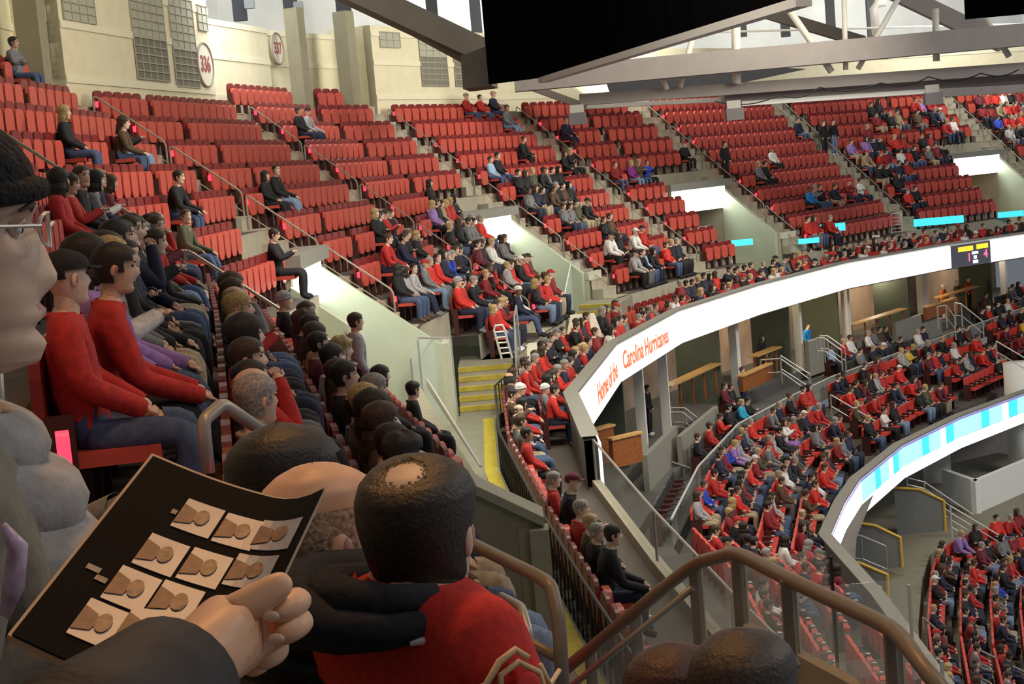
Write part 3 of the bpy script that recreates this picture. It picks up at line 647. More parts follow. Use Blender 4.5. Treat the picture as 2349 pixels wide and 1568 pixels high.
for x, Y in ((1700, 80), (1800, 82), (1905, 84), (1998, 86), (2245, 88)):
    post(x, 0, 85, Y, .45, M_DKGREY, 'dark steel post on the cladding behind the truss')
m_ = MB(); p = atY(1400, 80, 78); q = atY(2349, 55, 84); m_.tube([p * 0, q - p], .06, 6); tag(build('conduit', m_, M_TUBEW, loc=p), 'thin pale conduit across the far cladding', 'pipe')
pts = [atY(2010, 80, 83), atY(2004, 20, 83), atY(2014, 8, 83), atY(2030, 5, 83)]; m_ = MB(); m_.tube([p - pts[0] for p in pts], .22, 8); tag(build('duct_pipe', m_, M_TUBEW, loc=pts[0], smooth=True), 'bent pale pipe high on the far cladding', 'pipe')
# sagging cable under the lower beam
m_ = MB(); pts = []
xs = [(1640, 232), (1790, 218), (1880, 200), (2020, 190), (2130, 176), (2250, 168), (2349, 152)]
for j in range(len(xs) - 1):
    a, b = atY(*xs[j], YB - .2), atY(*xs[j + 1], YB - .2)
    for k in range(8): f = k / 8; p = a.lerp(b, f); p.z -= .22 * math.sin(math.pi * f); pts.append(p)
m_.tube(pts, .025, 5); tag(build('sagging_cable', m_, M_BLACKM), 'dark cable sagging in loops below the lower beam', 'cable')
for x, y in ((1685, 262), (1325, 272), (2140, 226)):
    a = atY(x, y, 56); m_ = MB(); m_.box((0, 0, 0), (.62, .4, .42)); m_.box((0, .05, .34), (.5, .1, .3), m=1); tag(build('lamp_box', m_, [mat('lamp_housing', (.13, .12, .12), .6), M_STEEL], loc=a), 'dark square lamp box hung below the beam ' + {1685: 'at the middle', 1325: 'at its left end', 2140: 'near its right end'}[x], 'lamp')
# ------------------------------------------------------------------ suite level and club seats below the upper deck
CRX = [(1540, 1190), (1601, 1070), (1693, 972), (1800, 915), (1907, 864), (2049, 813), (2200, 757), (2349, 705), (2500, 655)]
ZRAIL = -9.2
CR = [Vector((*atZ(x, y, ZRAIL).xy, 0)) for x, y in CRX]; CR = [Vector((3.9, 20, 0)), Vector((4.1, 33, 0))] + CR
CN = poly_normals(CR)
CLUB_Z = [-10.2, -10.5, -10.8, -11.1, -11.4]
m_ = MB()
for q, z in enumerate(CLUB_Z):
    o0, o1 = -.1 - .86 * q, -.1 - .86 * (q + 1)
    strip(m_, off_path(CR, CN, o0, z), off_path(CR, CN, o1, z))
    if q < 4: strip(m_, off_path(CR, CN, o1, z), off_path(CR, CN, o1, CLUB_Z[q + 1]))
tag(build('floor', m_, M_DARKC), 'stepped dark terrace of the red club seats', 'seating deck', kind='structure')
m_ = MB(); SUITE_Z = [-9.95, -9.6]
strip(m_, off_path(CR, CN, 0, -9.95), off_path(CR, CN, .95, -9.95)); strip(m_, off_path(CR, CN, .95, -9.95), off_path(CR, CN, .95, -9.6)); strip(m_, off_path(CR, CN, .95, -9.6), off_path(CR, CN, 1.95, -9.6)); strip(m_, off_path(CR, CN, 1.95, -9.6), off_path(CR, CN, 1.95, -9.2)); strip(m_, off_path(CR, CN, 1.95, -9.2), off_path(CR, CN, 7, -9.2))
tag(build('floor', m_, M_CARPET), 'grey carpeted suite terraces under the lit board', 'suite floor', kind='structure')
m_ = MB(); strip(m_, off_path(FP[4:], FN[4:], .15, -6.2), off_path(FP[4:], FN[4:], 9, -6.2)); tag(build('ceiling', m_, M_BEIGE), 'beige soffit over the suites', 'ceiling', kind='structure')
m_ = MB(); strip(m_, off_path(CR, CN, 5.2, -9.3), off_path(CR, CN, 5.2, -6.2)); tag(build('wall_suite', m_, mat('suite_back_paint', (.30, .235, .195), .75, var=.25, scale=.9)), 'brown back wall of the suites', 'wall', kind='structure')
# low glass rail in front of the suites
root = empty('suite_glass_rail', CR[2] + Vector((0, 0, ZRAIL))); tag(root, 'long steel capped glass rail between black and red seats', 'railing'); o0 = CR[2] + Vector((0, 0, ZRAIL))
PR = off_path(CR, CN, 0, 0)
m_ = MB(); m_.tube([p - o0 + Vector((0, 0, ZRAIL)) for p in PR[2:]], .035, 6); build('top_rail', m_, M_PALEM, root)
for j in range(2, len(PR) - 1):
    a, b = PR[j] - o0, PR[j + 1] - o0; d = (b - a).normalized(); n = Vector((-d.y, d.x, 0)) * .006
    m_ = MB(); z0, z1 = Vector((0, 0, -9.95)), Vector((0, 0, ZRAIL)); m_.hexa([a + z0, b + z0, b + n + z0, a + n + z0], [a + z1, b + z1, b + n + z1, a + n + z1]); build('glass_pane', m_, M_GLASS, root)
def on_path(P, N, off, px, z):   # point of an offset path seen at picture column px
    Q = off_path(P, N, off, z); last = None
    for j in range(len(Q) - 1):
        for k in range(40):
            p = Q[j].lerp(Q[j + 1], k / 40); x = proj(p)[0] if p.y > 1 else -9e9
            if p.y < 36: continue
            if last is None and px < x: return p, (Q[j + 1] - Q[j]).normalized()
            if last is not None and last[0] <= px <= x: return p, (Q[j + 1] - Q[j]).normalized()
            last = (x, p)
    return Q[-1], (Q[-1] - Q[-2]).normalized()
for x, w, lab in ((1478, .14, 'slim'), (1530, .12, 'slimmer'), (1690, .30, 'plain'), (1836, .18, 'narrow'), (1946, .22, 'middle'), (2120, .62, 'broad'), (2302, .24, 'right hand')):
    p, d = on_path(CR, CN, 2.0, x, -9.2); m_ = MB(); m_.box((0, 0, 1.5), (w, .3, 3.0), math.atan2(d.y, d.x)); tag(build('suite_column', m_, M_WHITE, loc=p), '%s white column in the suite front' % lab, 'column', kind='structure')
# suite bays: partitions, lamps, counters, half walls
BAY = [(1420, 'orange chair'), (1600, 'tall window'), (1770, 'first lamp'), (1990, 'red lit'), (2215, 'pair in caps')]
for x, lab in ((1440, 'left end'), (1655, 'dark green'), (1815, 'lamp side'), (1925, 'middle'), (2085, 'wood counter'), (2275, 'right green')):
    p, d = on_path(CR, CN, 2.1, x, -9.2); n = Vector((-d.y, d.x, 0)); m_ = MB(); t = d * .12
    m_.hexa([p * 0, t, t + n * 1.7, n * 1.7], [Vector((0, 0, 3)), t + Vector((0, 0, 3)), t + n * 1.7 + Vector((0, 0, 3)), n * 1.7 + Vector((0, 0, 3))]); tag(build('wall_partition', m_, M_OLIVE, loc=p), 'green grey partition wall in the suites, %s' % lab, 'wall', kind='structure')
for x, y in ((1783, 705), (2075, 640), (2255, 605)):
    p, d = on_path(CR, CN, 2.9, x, -6.35); m_ = MB(); m_.ell((0, 0, 0), (.22, .22, .10), 12, 6); m_.tube([(0, 0, .05), (0, 0, .14)], .05, 8)
    o = tag(build('ceiling_lamp', m_, mat('warm_lamp', (1, .8, .5), .5, emit=((1, .72, .38), 26)), loc=p, smooth=True), 'warm round ceiling lamp in the suite %s' % {1783: 'with yellow signs', 2075: 'left of the broad column', 2255: 'of the people in white caps'}[x], 'lamp')
    ld = bpy.data.lights.new('suite_lamp', 'POINT'); ld.energy = 150; ld.color = (1, .78, .52); ld.shadow_soft_size = .2; lo = bpy.data.objects.new('suite_lamp', ld); COL.objects.link(lo); lo.location = p - Vector((0, 0, .3))
for x in (1500, 1620, 1900, 2000):
    p, d = on_path(CR, CN, 3.5, x, -6.5); ld = bpy.data.lights.new('suite_lamp', 'POINT'); ld.energy = 75; ld.color = (1, .84, .65); ld.shadow_soft_size = .2; lo = bpy.data.objects.new('suite_lamp', ld); COL.objects.link(lo); lo.location = p
def slabbox(p, d, L, w, h, mt, name, label, cat, zc=0):
    m_ = MB(); m_.box((0, 0, h / 2), (L, w, h), math.atan2(d.y, d.x)); return tag(build(name, m_, mt, loc=p), label, cat)
for x0, x1, z, off, lab in ((1525, 1640, -7.75, 2.2, 'behind the left crowd'), (1725, 1780, -7.95, 2.0, 'under the warm lamp'), (1950, 2070, -8.0, 2.0, 'in the red lit suite'), (2150, 2235, -7.9, 1.7, 'before the people in caps')):
    a, d = on_path(CR, CN, off, x0, z); b, _ = on_path(CR, CN, off, x1, z); L = (b - a).length; root = empty('drink_counter', (a + b) / 2, math.atan2((b - a).y, (b - a).x)); tag(root, 'light wood drink counter %s' % lab, 'counter')
    m_ = MB(); m_.box((0, 0, 0), (L, .42, .06)); build('top', m_, M_WOODL, root)
    for k in range(5):
        m_ = MB(); m_.box((-L / 2 + .1 + (L - .2) * k / 4, 0, -.55), (.06, .06, 1.05)); build('bracket', m_, M_WOOD, root)
for x0, x1, z0, z1, off, lab in ((1700, 1765, -8.75, -8.2, 1.2, 'beside the boy in blue'), (2120, 2185, -8.6, -8.05, 1.2, 'below the broad column')):
    a, d = on_path(CR, CN, off, x0, z0); b, _ = on_path(CR, CN, off, x1, z0); L = (b - a).length; root = empty('wood_parapet', (a + b) / 2, math.atan2((b - a).y, (b - a).x)); tag(root, 'stained wood parapet %s' % lab, 'parapet')
    m_ = MB(); m_.box((0, 0, (z1 - z0) / 2), (L, .14, z1 - z0)); build('panel', m_, M_WOOD, root)
    m_ = MB(); m_.box((0, 0, z1 - z0 + .03), (L + .1, .26, .06)); build('cap', m_, M_WOODL, root)
for x0, x1, z1, off, lab in ((1478, 1545, -8.55, 1.35, 'left grey'), (1555, 1640, -8.7, 1.0, 'yellow posted'), (1846, 1885, -8.0, 1.6, 'lamp side'), (2050, 2150, -8.35, 1.5, 'broad column')):
    a, d = on_path(CR, CN, off, x0, z1); b, _ = on_path(CR, CN, off, x1, z1); L = (b - a).length; m_ = MB(); m_.box((0, 0, -.7), (L, .16, 1.4)); tag(build('wall_half', m_, mat('half_wall_paint', (.27, .26, .22), .8), loc=(a + b) / 2, rz=math.atan2((b - a).y, (b - a).x)), 'low grey beige half wall in the suites, %s' % lab, 'wall', kind='structure')
# stair rails in the suites
def bent_rail(pts, mt, label, drop=.5, posts=True, r=.03, name='suite_stair_rail', mids=1, post_h=None):
    P = [Vector(p) for p in pts]; root = empty(name, P[0]); tag(root, label, 'hand rail'); Q = [p - P[0] for p in P]; m_ = MB(); m_.tube(Q, r, 7); build('rail', m_, mt, root)
    for k in range(mids):
        m_ = MB(); m_.tube([q - Vector((0, 0, drop * (k + 1) / mids * (1 if mids == 1 else 1.0))) for q in Q], r * .75, 6); build('mid_rail', m_, mt, root)
    if posts:
        for q in Q:
            m_ = MB(); m_.tube([q, q - Vector((0, 0, post_h or drop * 1.9))], r * .9, 6); build('post', m_, mt, root)
    return root
for pts, Y, lab in (([(1540, 935), (1570, 935), (1612, 968)], 52, 'at the left suite stairs'), ([(1535, 945), (1565, 945), (1605, 978)], 51.5, 'doubled at the left suite stairs'),
                    ([(1745, 825), (1790, 822), (1855, 868)], 57, 'below the boy in blue'), ([(1790, 815), (1858, 858)], 56.5, 'beside the boy in blue, upper'),
                    ([(1880, 770), (1898, 770), (1938, 798)], 59.5, 'at the middle suite stairs'), ([(1872, 775), (1890, 775), (1930, 803)], 59, 'doubled at the middle suite stairs'),
                    ([(2150, 703), (2170, 700), (2190, 727)], 63, 'below the wood parapet'), ([(2190, 694), (2205, 697), (2255, 737)], 63, 'right of the wood parapet'), ([(1420, 1040), (1500, 1045), (1598, 1078)], 47, 'at the near end of the suites')):
    bent_rail([atY(x, y, Y) for x, y in pts], M_STEEL, 'grey steel stair rail %s' % lab)
for pts, Y, lab in (([(1905, 905), (2012, 968)], 55, 'in the club aisle by the man in white'), ([(2285, 782), (2400, 850)], 59, 'in the right hand club aisle'), ([(1672, 1120), (1688, 1122), (1815, 1192)], 43, 'in the near club aisle'), ([(2117, 1415), (2170, 1462)], 43, 'in the lower aisle by the white cup'), ([(2238, 1486), (2349, 1540)], 42, 'at the bottom right lower aisle')):
    bent_rail([atY(x, y, Y) for x, y in pts], M_STEEL, 'bent steel aisle rail %s' % lab, name='club_aisle_rail', drop=.42)
# second lit board
R2X = [(1903, 1228), (1936, 1153), (1971, 1100), (2069, 1021), (2200, 957), (2349, 902), (2500, 850)]
ZR2 = -10.6
R2 = [Vector((*atZ(x, y, ZR2).xy, 0)) for x, y in R2X]; R2 = [Vector((7.65, 22, 0)), Vector((7.85, 30, 0)), Vector((8.05, 35, 0))] + R2; R2N = poly_normals(R2)
for (x0, y0, x1, y1, Y, h, lab) in ((1352, 985, 1402, 982, 41, .95, 'upper'), (1400, 1000, 1466, 1003, 40.5, .75, 'lower')):
    a, b = atY(x0, y0, Y), atY(x1, y1, Y + .6); L = (b - a).length; root = empty('wood_parapet', (a + b) / 2, math.atan2((b - a).y, (b - a).x)); tag(root, 'stained wood parapet at the left end under the lit board, %s step' % lab, 'parapet')
    m_ = MB(); m_.box((0, 0, -h / 2), (L, .16, h)); build('panel', m_, M_WOOD, root); m_ = MB(); m_.box((0, 0, .03), (L + .08, .26, .06)); build('cap', m_, M_WOODL, root)
M_PURP = mat('violet_led_edge', (.3, .2, .6), .4, emit=((.30, .22, .62), .5))
def rb2(j):
    if j < 2: return []
    if j in (2, 3, 4): return [(0, 1, M_LED)]
    return [(0, .3, M_CY2), (.3, .42, M_CY), (.42, .62, M_CY2), (.62, .72, M_LED), (.72, .86, M_CY), (.86, 1, M_CY2)]
rb_2, o2 = ribbon(R2, R2N, ZR2, 1.15, 'cyan and white lit ribbon board along the club level front', .60, rb2)
m_ = MB(); strip(m_, [p - o2 for p in off_path(R2, R2N, -.045, ZR2 - .02)], [p - o2 for p in off_path(R2, R2N, -.045, ZR2 - .14)]); build('violet_edge', m_, M_PURP, rb_2)
# white lower band gives off the board's light too
m_ = MB(); strip(m_, [p - o2 for p in off_path(R2, R2N, -.02, ZR2 - .74)], [p - o2 for p in off_path(R2, R2N, -.02, ZR2 - 1.14)]); build('lower_band', m_, mat('lit_white_band', (.9, .9, .9), .5, emit=((1, 1, .97), .9)), rb_2)
# ------------------------------------------------------------------ lower bowl
LPp = [Vector((9.6, 36, 0)), Vector((11.4, 43.5, 0)), Vector((12.8, 48.2, 0)), Vector((13.8, 50.9, 0)), Vector((15.2, 52.6, 0)), Vector((18.5, 54.8, 0)), Vector((25, 58.5, 0))]
LN = poly_normals(LPp); LOW_Z = [-15.0 - .36 * q for q in range(9)]
m_ = MB()
strip(m_, off_path(LPp, LN, 9, -14.2), off_path(LPp, LN, .45, -14.2)); strip(m_, off_path(LPp, LN, .45, -14.2), off_path(LPp, LN, .45, -15.0))
for q, z in enumerate(LOW_Z):
    o0, o1 = .45 - .88 * q, .45 - .88 * (q + 1); strip(m_, off_path(LPp, LN, o0, z), off_path(LPp, LN, o1, z)); strip(m_, off_path(LPp, LN, o1, z), off_path(LPp, LN, o1, z - .36))
tag(build('floor', m_, mat('lower_concrete', (.21, .19, .135), .85, var=.1)), 'stepped concrete lower bowl under the second lit board', 'seating deck', kind='structure')
m_ = MB(); strip(m_, off_path(R2, R2N, .3, -11.75), off_path(R2, R2N, 9, -11.75)); tag(build('ceiling', m_, M_WHITE), 'white soffit under the club level', 'ceiling', kind='structure')
# white box wall with seats behind
a = [atY(2237, 1103, 56), atY(2400, 1035, 60)]; 
wallrun('wall_white', [(a[0].x, a[0].y), (a[1].x, a[1].y)], a[0].z - 1.3, a[0].z, .2, M_WHITE, 'bright white balcony wall above the lower red seats', kind='structure')
b = atY(2160, 1094, 58.5); wallrun('wall_white', [(b.x, b.y), (a[0].x, a[0].y)], a[0].z - 1.3, a[0].z, .2, M_WHITE, 'white end wall of the balcony facing the stairs', kind='structure')
c = atY(2150, 1080, 62); m_ = MB(); m_.tube([(0, 0, -2), (0, 0, 3.2)], .55, 16); tag(build('round_column', m_, M_WHITE, loc=c, smooth=True), 'round pale column under the second lit board', 'column', kind='structure')
KEEP_CLEAR.append((c.x, c.y, 1.3)); c = atY(2345, 1010, 62); KEEP_CLEAR.append((c.x, c.y, 1.3)); m_ = MB(); m_.tube([(0, 0, -2), (0, 0, 3.2)], .6, 16); tag(build('round_column', m_, M_WHITE, loc=c, smooth=True), 'round pale column at the right under the second lit board', 'column', kind='structure')
m_ = MB(); a = [atY(x, y, 70) for x, y in ((1950, 1100), (2420, 940), (2420, 1100), (1950, 1250))]; m_.quad(*a); tag(build('wall_lower', m_, mat('lower_back_paint', (.20, .17, .14), .8, var=.1)), 'brown back wall below the club level', 'wall', kind='structure')
# yellow edged grey partitions
M_PARTY = mat('yellow_edge_paint', (.70, .42, .06), .6); M_PARTG = mat('grey_partition', (.17, .175, .165), .8, var=.06)
for pts, Y, lab in (([(2050, 1118), (2110, 1122), (2165, 1148), (2170, 1235), (2060, 1240)], 54, 'farthest'), ([(1965, 1198), (2008, 1205), (2065, 1232), (2070, 1300), (1960, 1310)], 49, 'middle'), ([(1930, 1290), (1970, 1290), (2035, 1317), (2038, 1395), (1930, 1390)], 45.5, 'rear'), ([(1925, 1318), (1965, 1322), (2020, 1347), (2023, 1420), (1925, 1440)], 44, 'nearest')):
    P = [atY(x, y, Y) for x, y in pts]; root = empty('grey_partition', P[0]); tag(root, '%s grey partition with a yellow edge in the lower boxes' % lab, 'partition'); m_ = MB(); q = [p - P[0] for p in P]
    m_.hexa(q, [p + Vector((.05, .12, 0)) for p in q]); build('panel', m_, M_PARTG, root); m_ = MB(); m_.tube([q[0], q[1], q[2], q[3]], .055, 6); build('edge', m_, M_PARTY, root)
for pts, Y, lab in (([(2080, 1095), (2120, 1105), (2240, 1185), (2349, 1255)], 56, 'upper'), ([(2180, 1160), (2349, 1262)], 53, 'middle'), ([(1945, 1225), (1975, 1228), (2032, 1252)], 48, 'in front of the middle partition'), ([(1940, 1330), (1968, 1337), (2048, 1378)], 43.5, 'in front of the nearest partition')):
    bent_rail([atY(x, y, Y) for x, y in pts], M_PALEM if Y > 50 else M_STEEL, 'pale stair rail in the lower boxes, %s' % lab, drop=.75, mids=3 if Y > 50 else 1, name='lower_stair_rail')
# ------------------------------------------------------------------ seat places
class Slot:
    __slots__ = ('lv', 'sec', 'k', 'p', 'a', 'occ', 'px')
    def __init__(s, lv, sec, k, p, a): s.lv, s.sec, s.k, s.p, s.a, s.occ = lv, sec, k, p, a, None; s.px = proj((p.x, p.y, p.z + .6))
SLOTS = []
def rz_of(t): return math.atan2(-t.x, t.y)      # local +y faces along t
def fill(a, b, lv, sec, k, sp=SP, margin=.1):
    d = b - a; L = d.length; n = int((L - margin) / sp)
    if n < 1: return
    d.normalize(); t = Vector((d.y, -d.x, 0)); st = (L - n * sp) / 2
    for j in range(n):
        p = a + d * (st + sp * (j + .5)); SLOTS.append(Slot(lv, sec, k, p, rz_of(t)))
for a, b, kind, k0, k1, i in SEGS:
    if kind == 'aisle': continue
    for k in range(k0, k1 + 1):
        if k == 0 and i not in (-2, -1, 1): continue
        if kind == 'vom' and k > 5: continue
        o = (k - 1) * TR; fill(a.at(o, Zf(k)), b.at(o, Zf(k)), 'upper', i, k)
def fill_path(P, N, off, z, lv, k, gaps=(), sp=SP):
    Q = off_path(P, N, off, z); s_ = 0
    for j in range(len(Q) - 1):
        a, b = Q[j], Q[j + 1]; cuts = [0.0]
        L = (b - a).length
        segs = [(0, 1)]
        for g0, g1 in gaps:   # gaps given as picture columns
            new = []
            for f0, f1 in segs:
                lo = None; hi = None
                for q in range(61):
                    f = f0 + (f1 - f0) * q / 60; p = a.lerp(b, f); x = proj(p)[0] if p.y > 2 else -1e9
                    if g0 <= x <= g1: lo = f if lo is None else lo; hi = f
                if lo is None: new.append((f0, f1))
                else: new += [(f0, lo), (hi, f1)]
            segs = new
        for f0, f1 in segs:
            if (f1 - f0) * L > sp: fill(a.lerp(b, f0), a.lerp(b, f1), lv, j, k, sp, .02)
G1 = ((1465, 1500), (1630, 1668), (1780, 1800), (1960, 2010), (2110, 2140))
fill_path(FP[1:], FN[1:], .74, ZF1, 'front', 1, ()); fill_path(FP[1:], FN[1:], 1.50, ZF2, 'front', 2, ())
for q, z in enumerate(CLUB_Z[:4]): fill_path(CR, CN, -.1 - .86 * q - .38, z, 'club', q, ((1585 + q * 28, 1600 + q * 28), (1868 + q * 28, 1905 + q * 28), (2232 + q * 28, 2270 + q * 28)), .56)
for q, z in enumerate(SUITE_Z): fill_path(CR[2:], CN[2:], .45 + .95 * q, z, 'suite', q, ((1560, 1600), (1725, 1935), (2140, 2240)) if q == 0 else ((1300, 1655), (1688, 1895), (2045, 2245)), .62)
for q, z in enumerate(LOW_Z[:9]): fill_path(LPp, LN, .45 - .88 * q - .4, z, 'lower', q, ((2105 + 24 * q, 2125 + 24 * q),), .56)
SLOTS = [s for s in SLOTS if not any((s.p.x - x) ** 2 + (s.p.y - y) ** 2 < r * r for x, y, r in KEEP_CLEAR) and not (s.lv == 'front' and s.k == 1 and s.p.y < 32.5)]
# ------------------------------------------------------------------ seats
def mesh_from(fn, name, mats): m_ = MB(); fn(m_); return m_.mesh(name, mats)
def f_back(m_): m_.rbox((0, -.11, .68), (.47, .05, .54), .13)
def f_pan(m_): m_.rbox((0, .02, .56), (.44, .09, .48), .13)
def f_panopen(m_): m_.box((0, .17, .45), (.43, .42, .07))
def f_iron(m_):
    for s_ in (-1, 1): m_.box((s_ * .252, -.03, .33), (.03, .12, .66))
    m_.box((0, -.1, .40), (.50, .04, .05))
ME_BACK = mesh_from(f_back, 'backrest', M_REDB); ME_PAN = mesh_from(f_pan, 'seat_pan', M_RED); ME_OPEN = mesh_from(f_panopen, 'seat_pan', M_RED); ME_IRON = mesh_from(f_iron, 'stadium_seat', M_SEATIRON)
def f_cback(m_): m_.rbox((0, -.11, .66), (.52, .07, .56), .07)
def f_cpan(m_): m_.box((0, .13, .47), (.50, .36, .09))
def f_ciron(m_):
    for s_ in (-1, 1): m_.box((s_ * .258, 0, .32), (.03, .3, .64)); m_.box((s_ * .252, .04, .655), (.05, .36, .03))
    m_.box((.235, .20, .66), (.08, .08, .035), m=1)
M_CLUBR = mat('red_club_vinyl', (.62, .055, .04), .45, var=.07, scale=9)
CB, CP, CI = mesh_from(f_cback, 'backrest', M_CLUBR), mesh_from(f_cpan, 'seat_pan', M_CLUBR), mesh_from(f_ciron, 'club_seat', [M_SEATIRON, M_PALEM])
KB, KP, KI = mesh_from(f_cback, 'backrest', M_BLKSEAT), mesh_from(f_cpan, 'seat_pan', M_BLKSEAT), mesh_from(f_ciron, 'suite_seat', [M_SEATIRON, M_SEATIRON])
SECN = {-3: 'by the near aisle', -2: 'left of the near hand rail', -1: 'between the bronze rail and the first portal', 0: 'below the 336 wall', 1: 'below the 337 sign', 2: 'past the pillars right of sign 337', 3: 'below the grey girder', 4: 'above the third portal', 5: 'below the long beam', 6: 'above the farthest portal'}
NTH = ['topmost', 'first', 'second', 'third', 'fourth', 'fifth', 'sixth', 'seventh', 'eighth', 'ninth', 'tenth', 'eleventh']
def in_view(s, mx=30): return -mx < s.px[0] < 2349 + mx and -mx < s.px[1] < 1568 + mx and s.px[2] > 1
def merged(name, items, parts, label, cat):
    V = []; Fc = []; mi = []; mats = []
    base = []
    for me in parts:
        v = np.array([x.co for x in me.vertices]); off = len(mats)
        for mm in me.materials: mats.append(mm)
        base.append((v, [tuple(p.vertices) for p in me.polygons], [p.material_index + off for p in me.polygons]))
    n0 = 0
    for sl in items:
        c, s_ = math.cos(sl.a), math.sin(sl.a); R = np.array(((c, s_, 0), (-s_, c, 0), (0, 0, 1)))
        for v, f, m in base:
            V.append(v @ R + np.array(sl.p)); Fc += [tuple(i + n0 for i in q) for q in f]; mi += m; n0 += len(v)
    me = bpy.data.meshes.new(name); me.from_pydata(np.concatenate(V).tolist(), [], Fc)
    for mm in mats: me.materials.append(mm)
    me.polygons.foreach_set('material_index', mi); me.update()
    return tag(link(name, me), label, cat, kind='stuff')
def place_seats(lvs, iron, back, pan, openp, limit, name, labelf, cat, group, key):
    S = [s for s in SLOTS if s.lv in lvs and in_view(s) and s.px[2] > 6.5]
    S.sort(key=key)
    ind, rest = [], []
    for s in S:
        if len(ind) < limit and not s.occ and key(s) < 1e5: ind.append(s)
        else: rest.append(s)
    for s in ind:
        r = link(name, iron, None, s.p, s.a); lb, gp = labelf(s); tag(r, lb, cat, gp); link('backrest', back, r); link('seat_pan', pan, r)
    R1 = [s for s in rest if not s.occ]; R2_ = [s for s in rest if s.occ]
    return R1, R2_
# ------------------------------------------------------------------ people
M_EYE = mat('eye_dark', (.02, .015, .012), .25); M_LIP = mat('lip', (.42, .17, .14), .5)
def lerp_tab(T, z, c):
    for j in range(len(T) - 1):
        a, b = T[j], T[j + 1]
        if a[0] <= z <= b[0]: f = (z - a[0]) / (b[0] - a[0]); return a[c] + (b[c] - a[c]) * f
    return T[0][c] if z < T[0][0] else T[-1][c]
#  z, front y, back y, half width
HT = [(-.122, .050, -.030, .036), (-.112, .080, -.040, .050), (-.095, .086, -.050, .056), (-.080, .079, -.058, .060), (-.068, .086, -.064, .063), (-.059, .083, -.068, .065), (-.050, .089, -.072, .067), (-.038, .087, -.078, .069),
      (-.02, .089, -.086, .071), (0, .088, -.094, .073), (.018, .084, -.100, .075), (.034, .093, -.103, .077), (.06, .090, -.102, .077), (.082, .076, -.090, .070), (.100, .052, -.068, .054), (.112, .026, -.040, .034), (.119, -.008, -.009, .001)]
def nose(z):
    if z < -.048 or z > .03: return 0
    if z < -.030: return .030 * (z + .048) / .018
    return .030 * (1 - (z + .030) / .060) ** .9
HERO_FACE = [False]
def head_pts(nu, nv, grow=0.0, face=True):
    V = []; zs = [HT[0][0] + (HT[-1][0] - HT[0][0]) * (j / (nv - 1)) for j in range(nv)]
    zs = [-.122 + .241 * (.5 - .5 * math.cos(math.pi * (.06 + .94 * j / (nv - 1)))) for j in range(nv)]
    for z in zs:
        yf, yb, w = (lerp_tab(HT, z, c) for c in (1, 2, 3)); cy = (yf + yb) / 2 - .004
        for k in range(nu):
            a = 2 * math.pi * k / nu; s_, c_ = math.sin(a), math.cos(a)      # a = 0 faces forward
            ry = (yf - cy) if c_ > 0 else (cy - yb); e = .86
            x = w * math.copysign(abs(s_) ** e, s_); y = cy + ry * math.copysign(abs(c_) ** e, c_)
            if face and c_ > 0:
                y += nose(z) * math.exp(-(x / (.011 + .006 * max(0, -z * 20))) ** 2)
                for sx in (-1, 1): y -= .012 * math.exp(-((x - sx * .031) / .014) ** 2 - ((z - .014) / .011) ** 2)
                y += .004 * math.exp(-(x / .03) ** 2 - ((z - .034) / .008) ** 2)
            if face and c_ > 0 and HERO_FACE[0]:
                ax = abs(x)
                y += .0055 * math.exp(-((ax - .013) / .006) ** 2 - ((z + .036) / .008) ** 2) - .004 * math.exp(-((ax - .022) / .004) ** 2 - ((z + .036) / .010) ** 2)      # wings of the nose
                y += .0045 * math.exp(-(ax / .024) ** 2 - ((z + .0525) / .0040) ** 2) + .0055 * math.exp(-(ax / .020) ** 2 - ((z + .0655) / .0048) ** 2) - .004 * math.exp(-(ax / .026) ** 2 - ((z + .0590) / .0022) ** 2)   # lips
                y += .0015 * math.exp(-(ax / .020) ** 2 - ((z + .098) / .010) ** 2) - .003 * math.exp(-(ax / .022) ** 2 - ((z + .080) / .006) ** 2)     # chin
                q_ = .024 + (-.036 - z) * .45; y -= .0022 * math.exp(-((ax - q_) / .0035) ** 2) * (1 if -.085 < z < -.030 else 0)     # fold beside the mouth
                y += .004 * math.exp(-((ax - .042) / .018) ** 2 - ((z + .012) / .016) ** 2) - .002 * math.exp(-((ax - .034) / .014) ** 2 - ((z + .004) / .004) ** 2)   # cheek and lower lid
            if grow:
                n = Vector((x / max(w, .03), (y - cy) / max(ry, .03), (z - .0) / .12)).normalized(); x += n.x * grow; y += n.y * grow; V.append((x, y, z + n.z * grow)); continue
            V.append((x, y, z))
    return V, zs
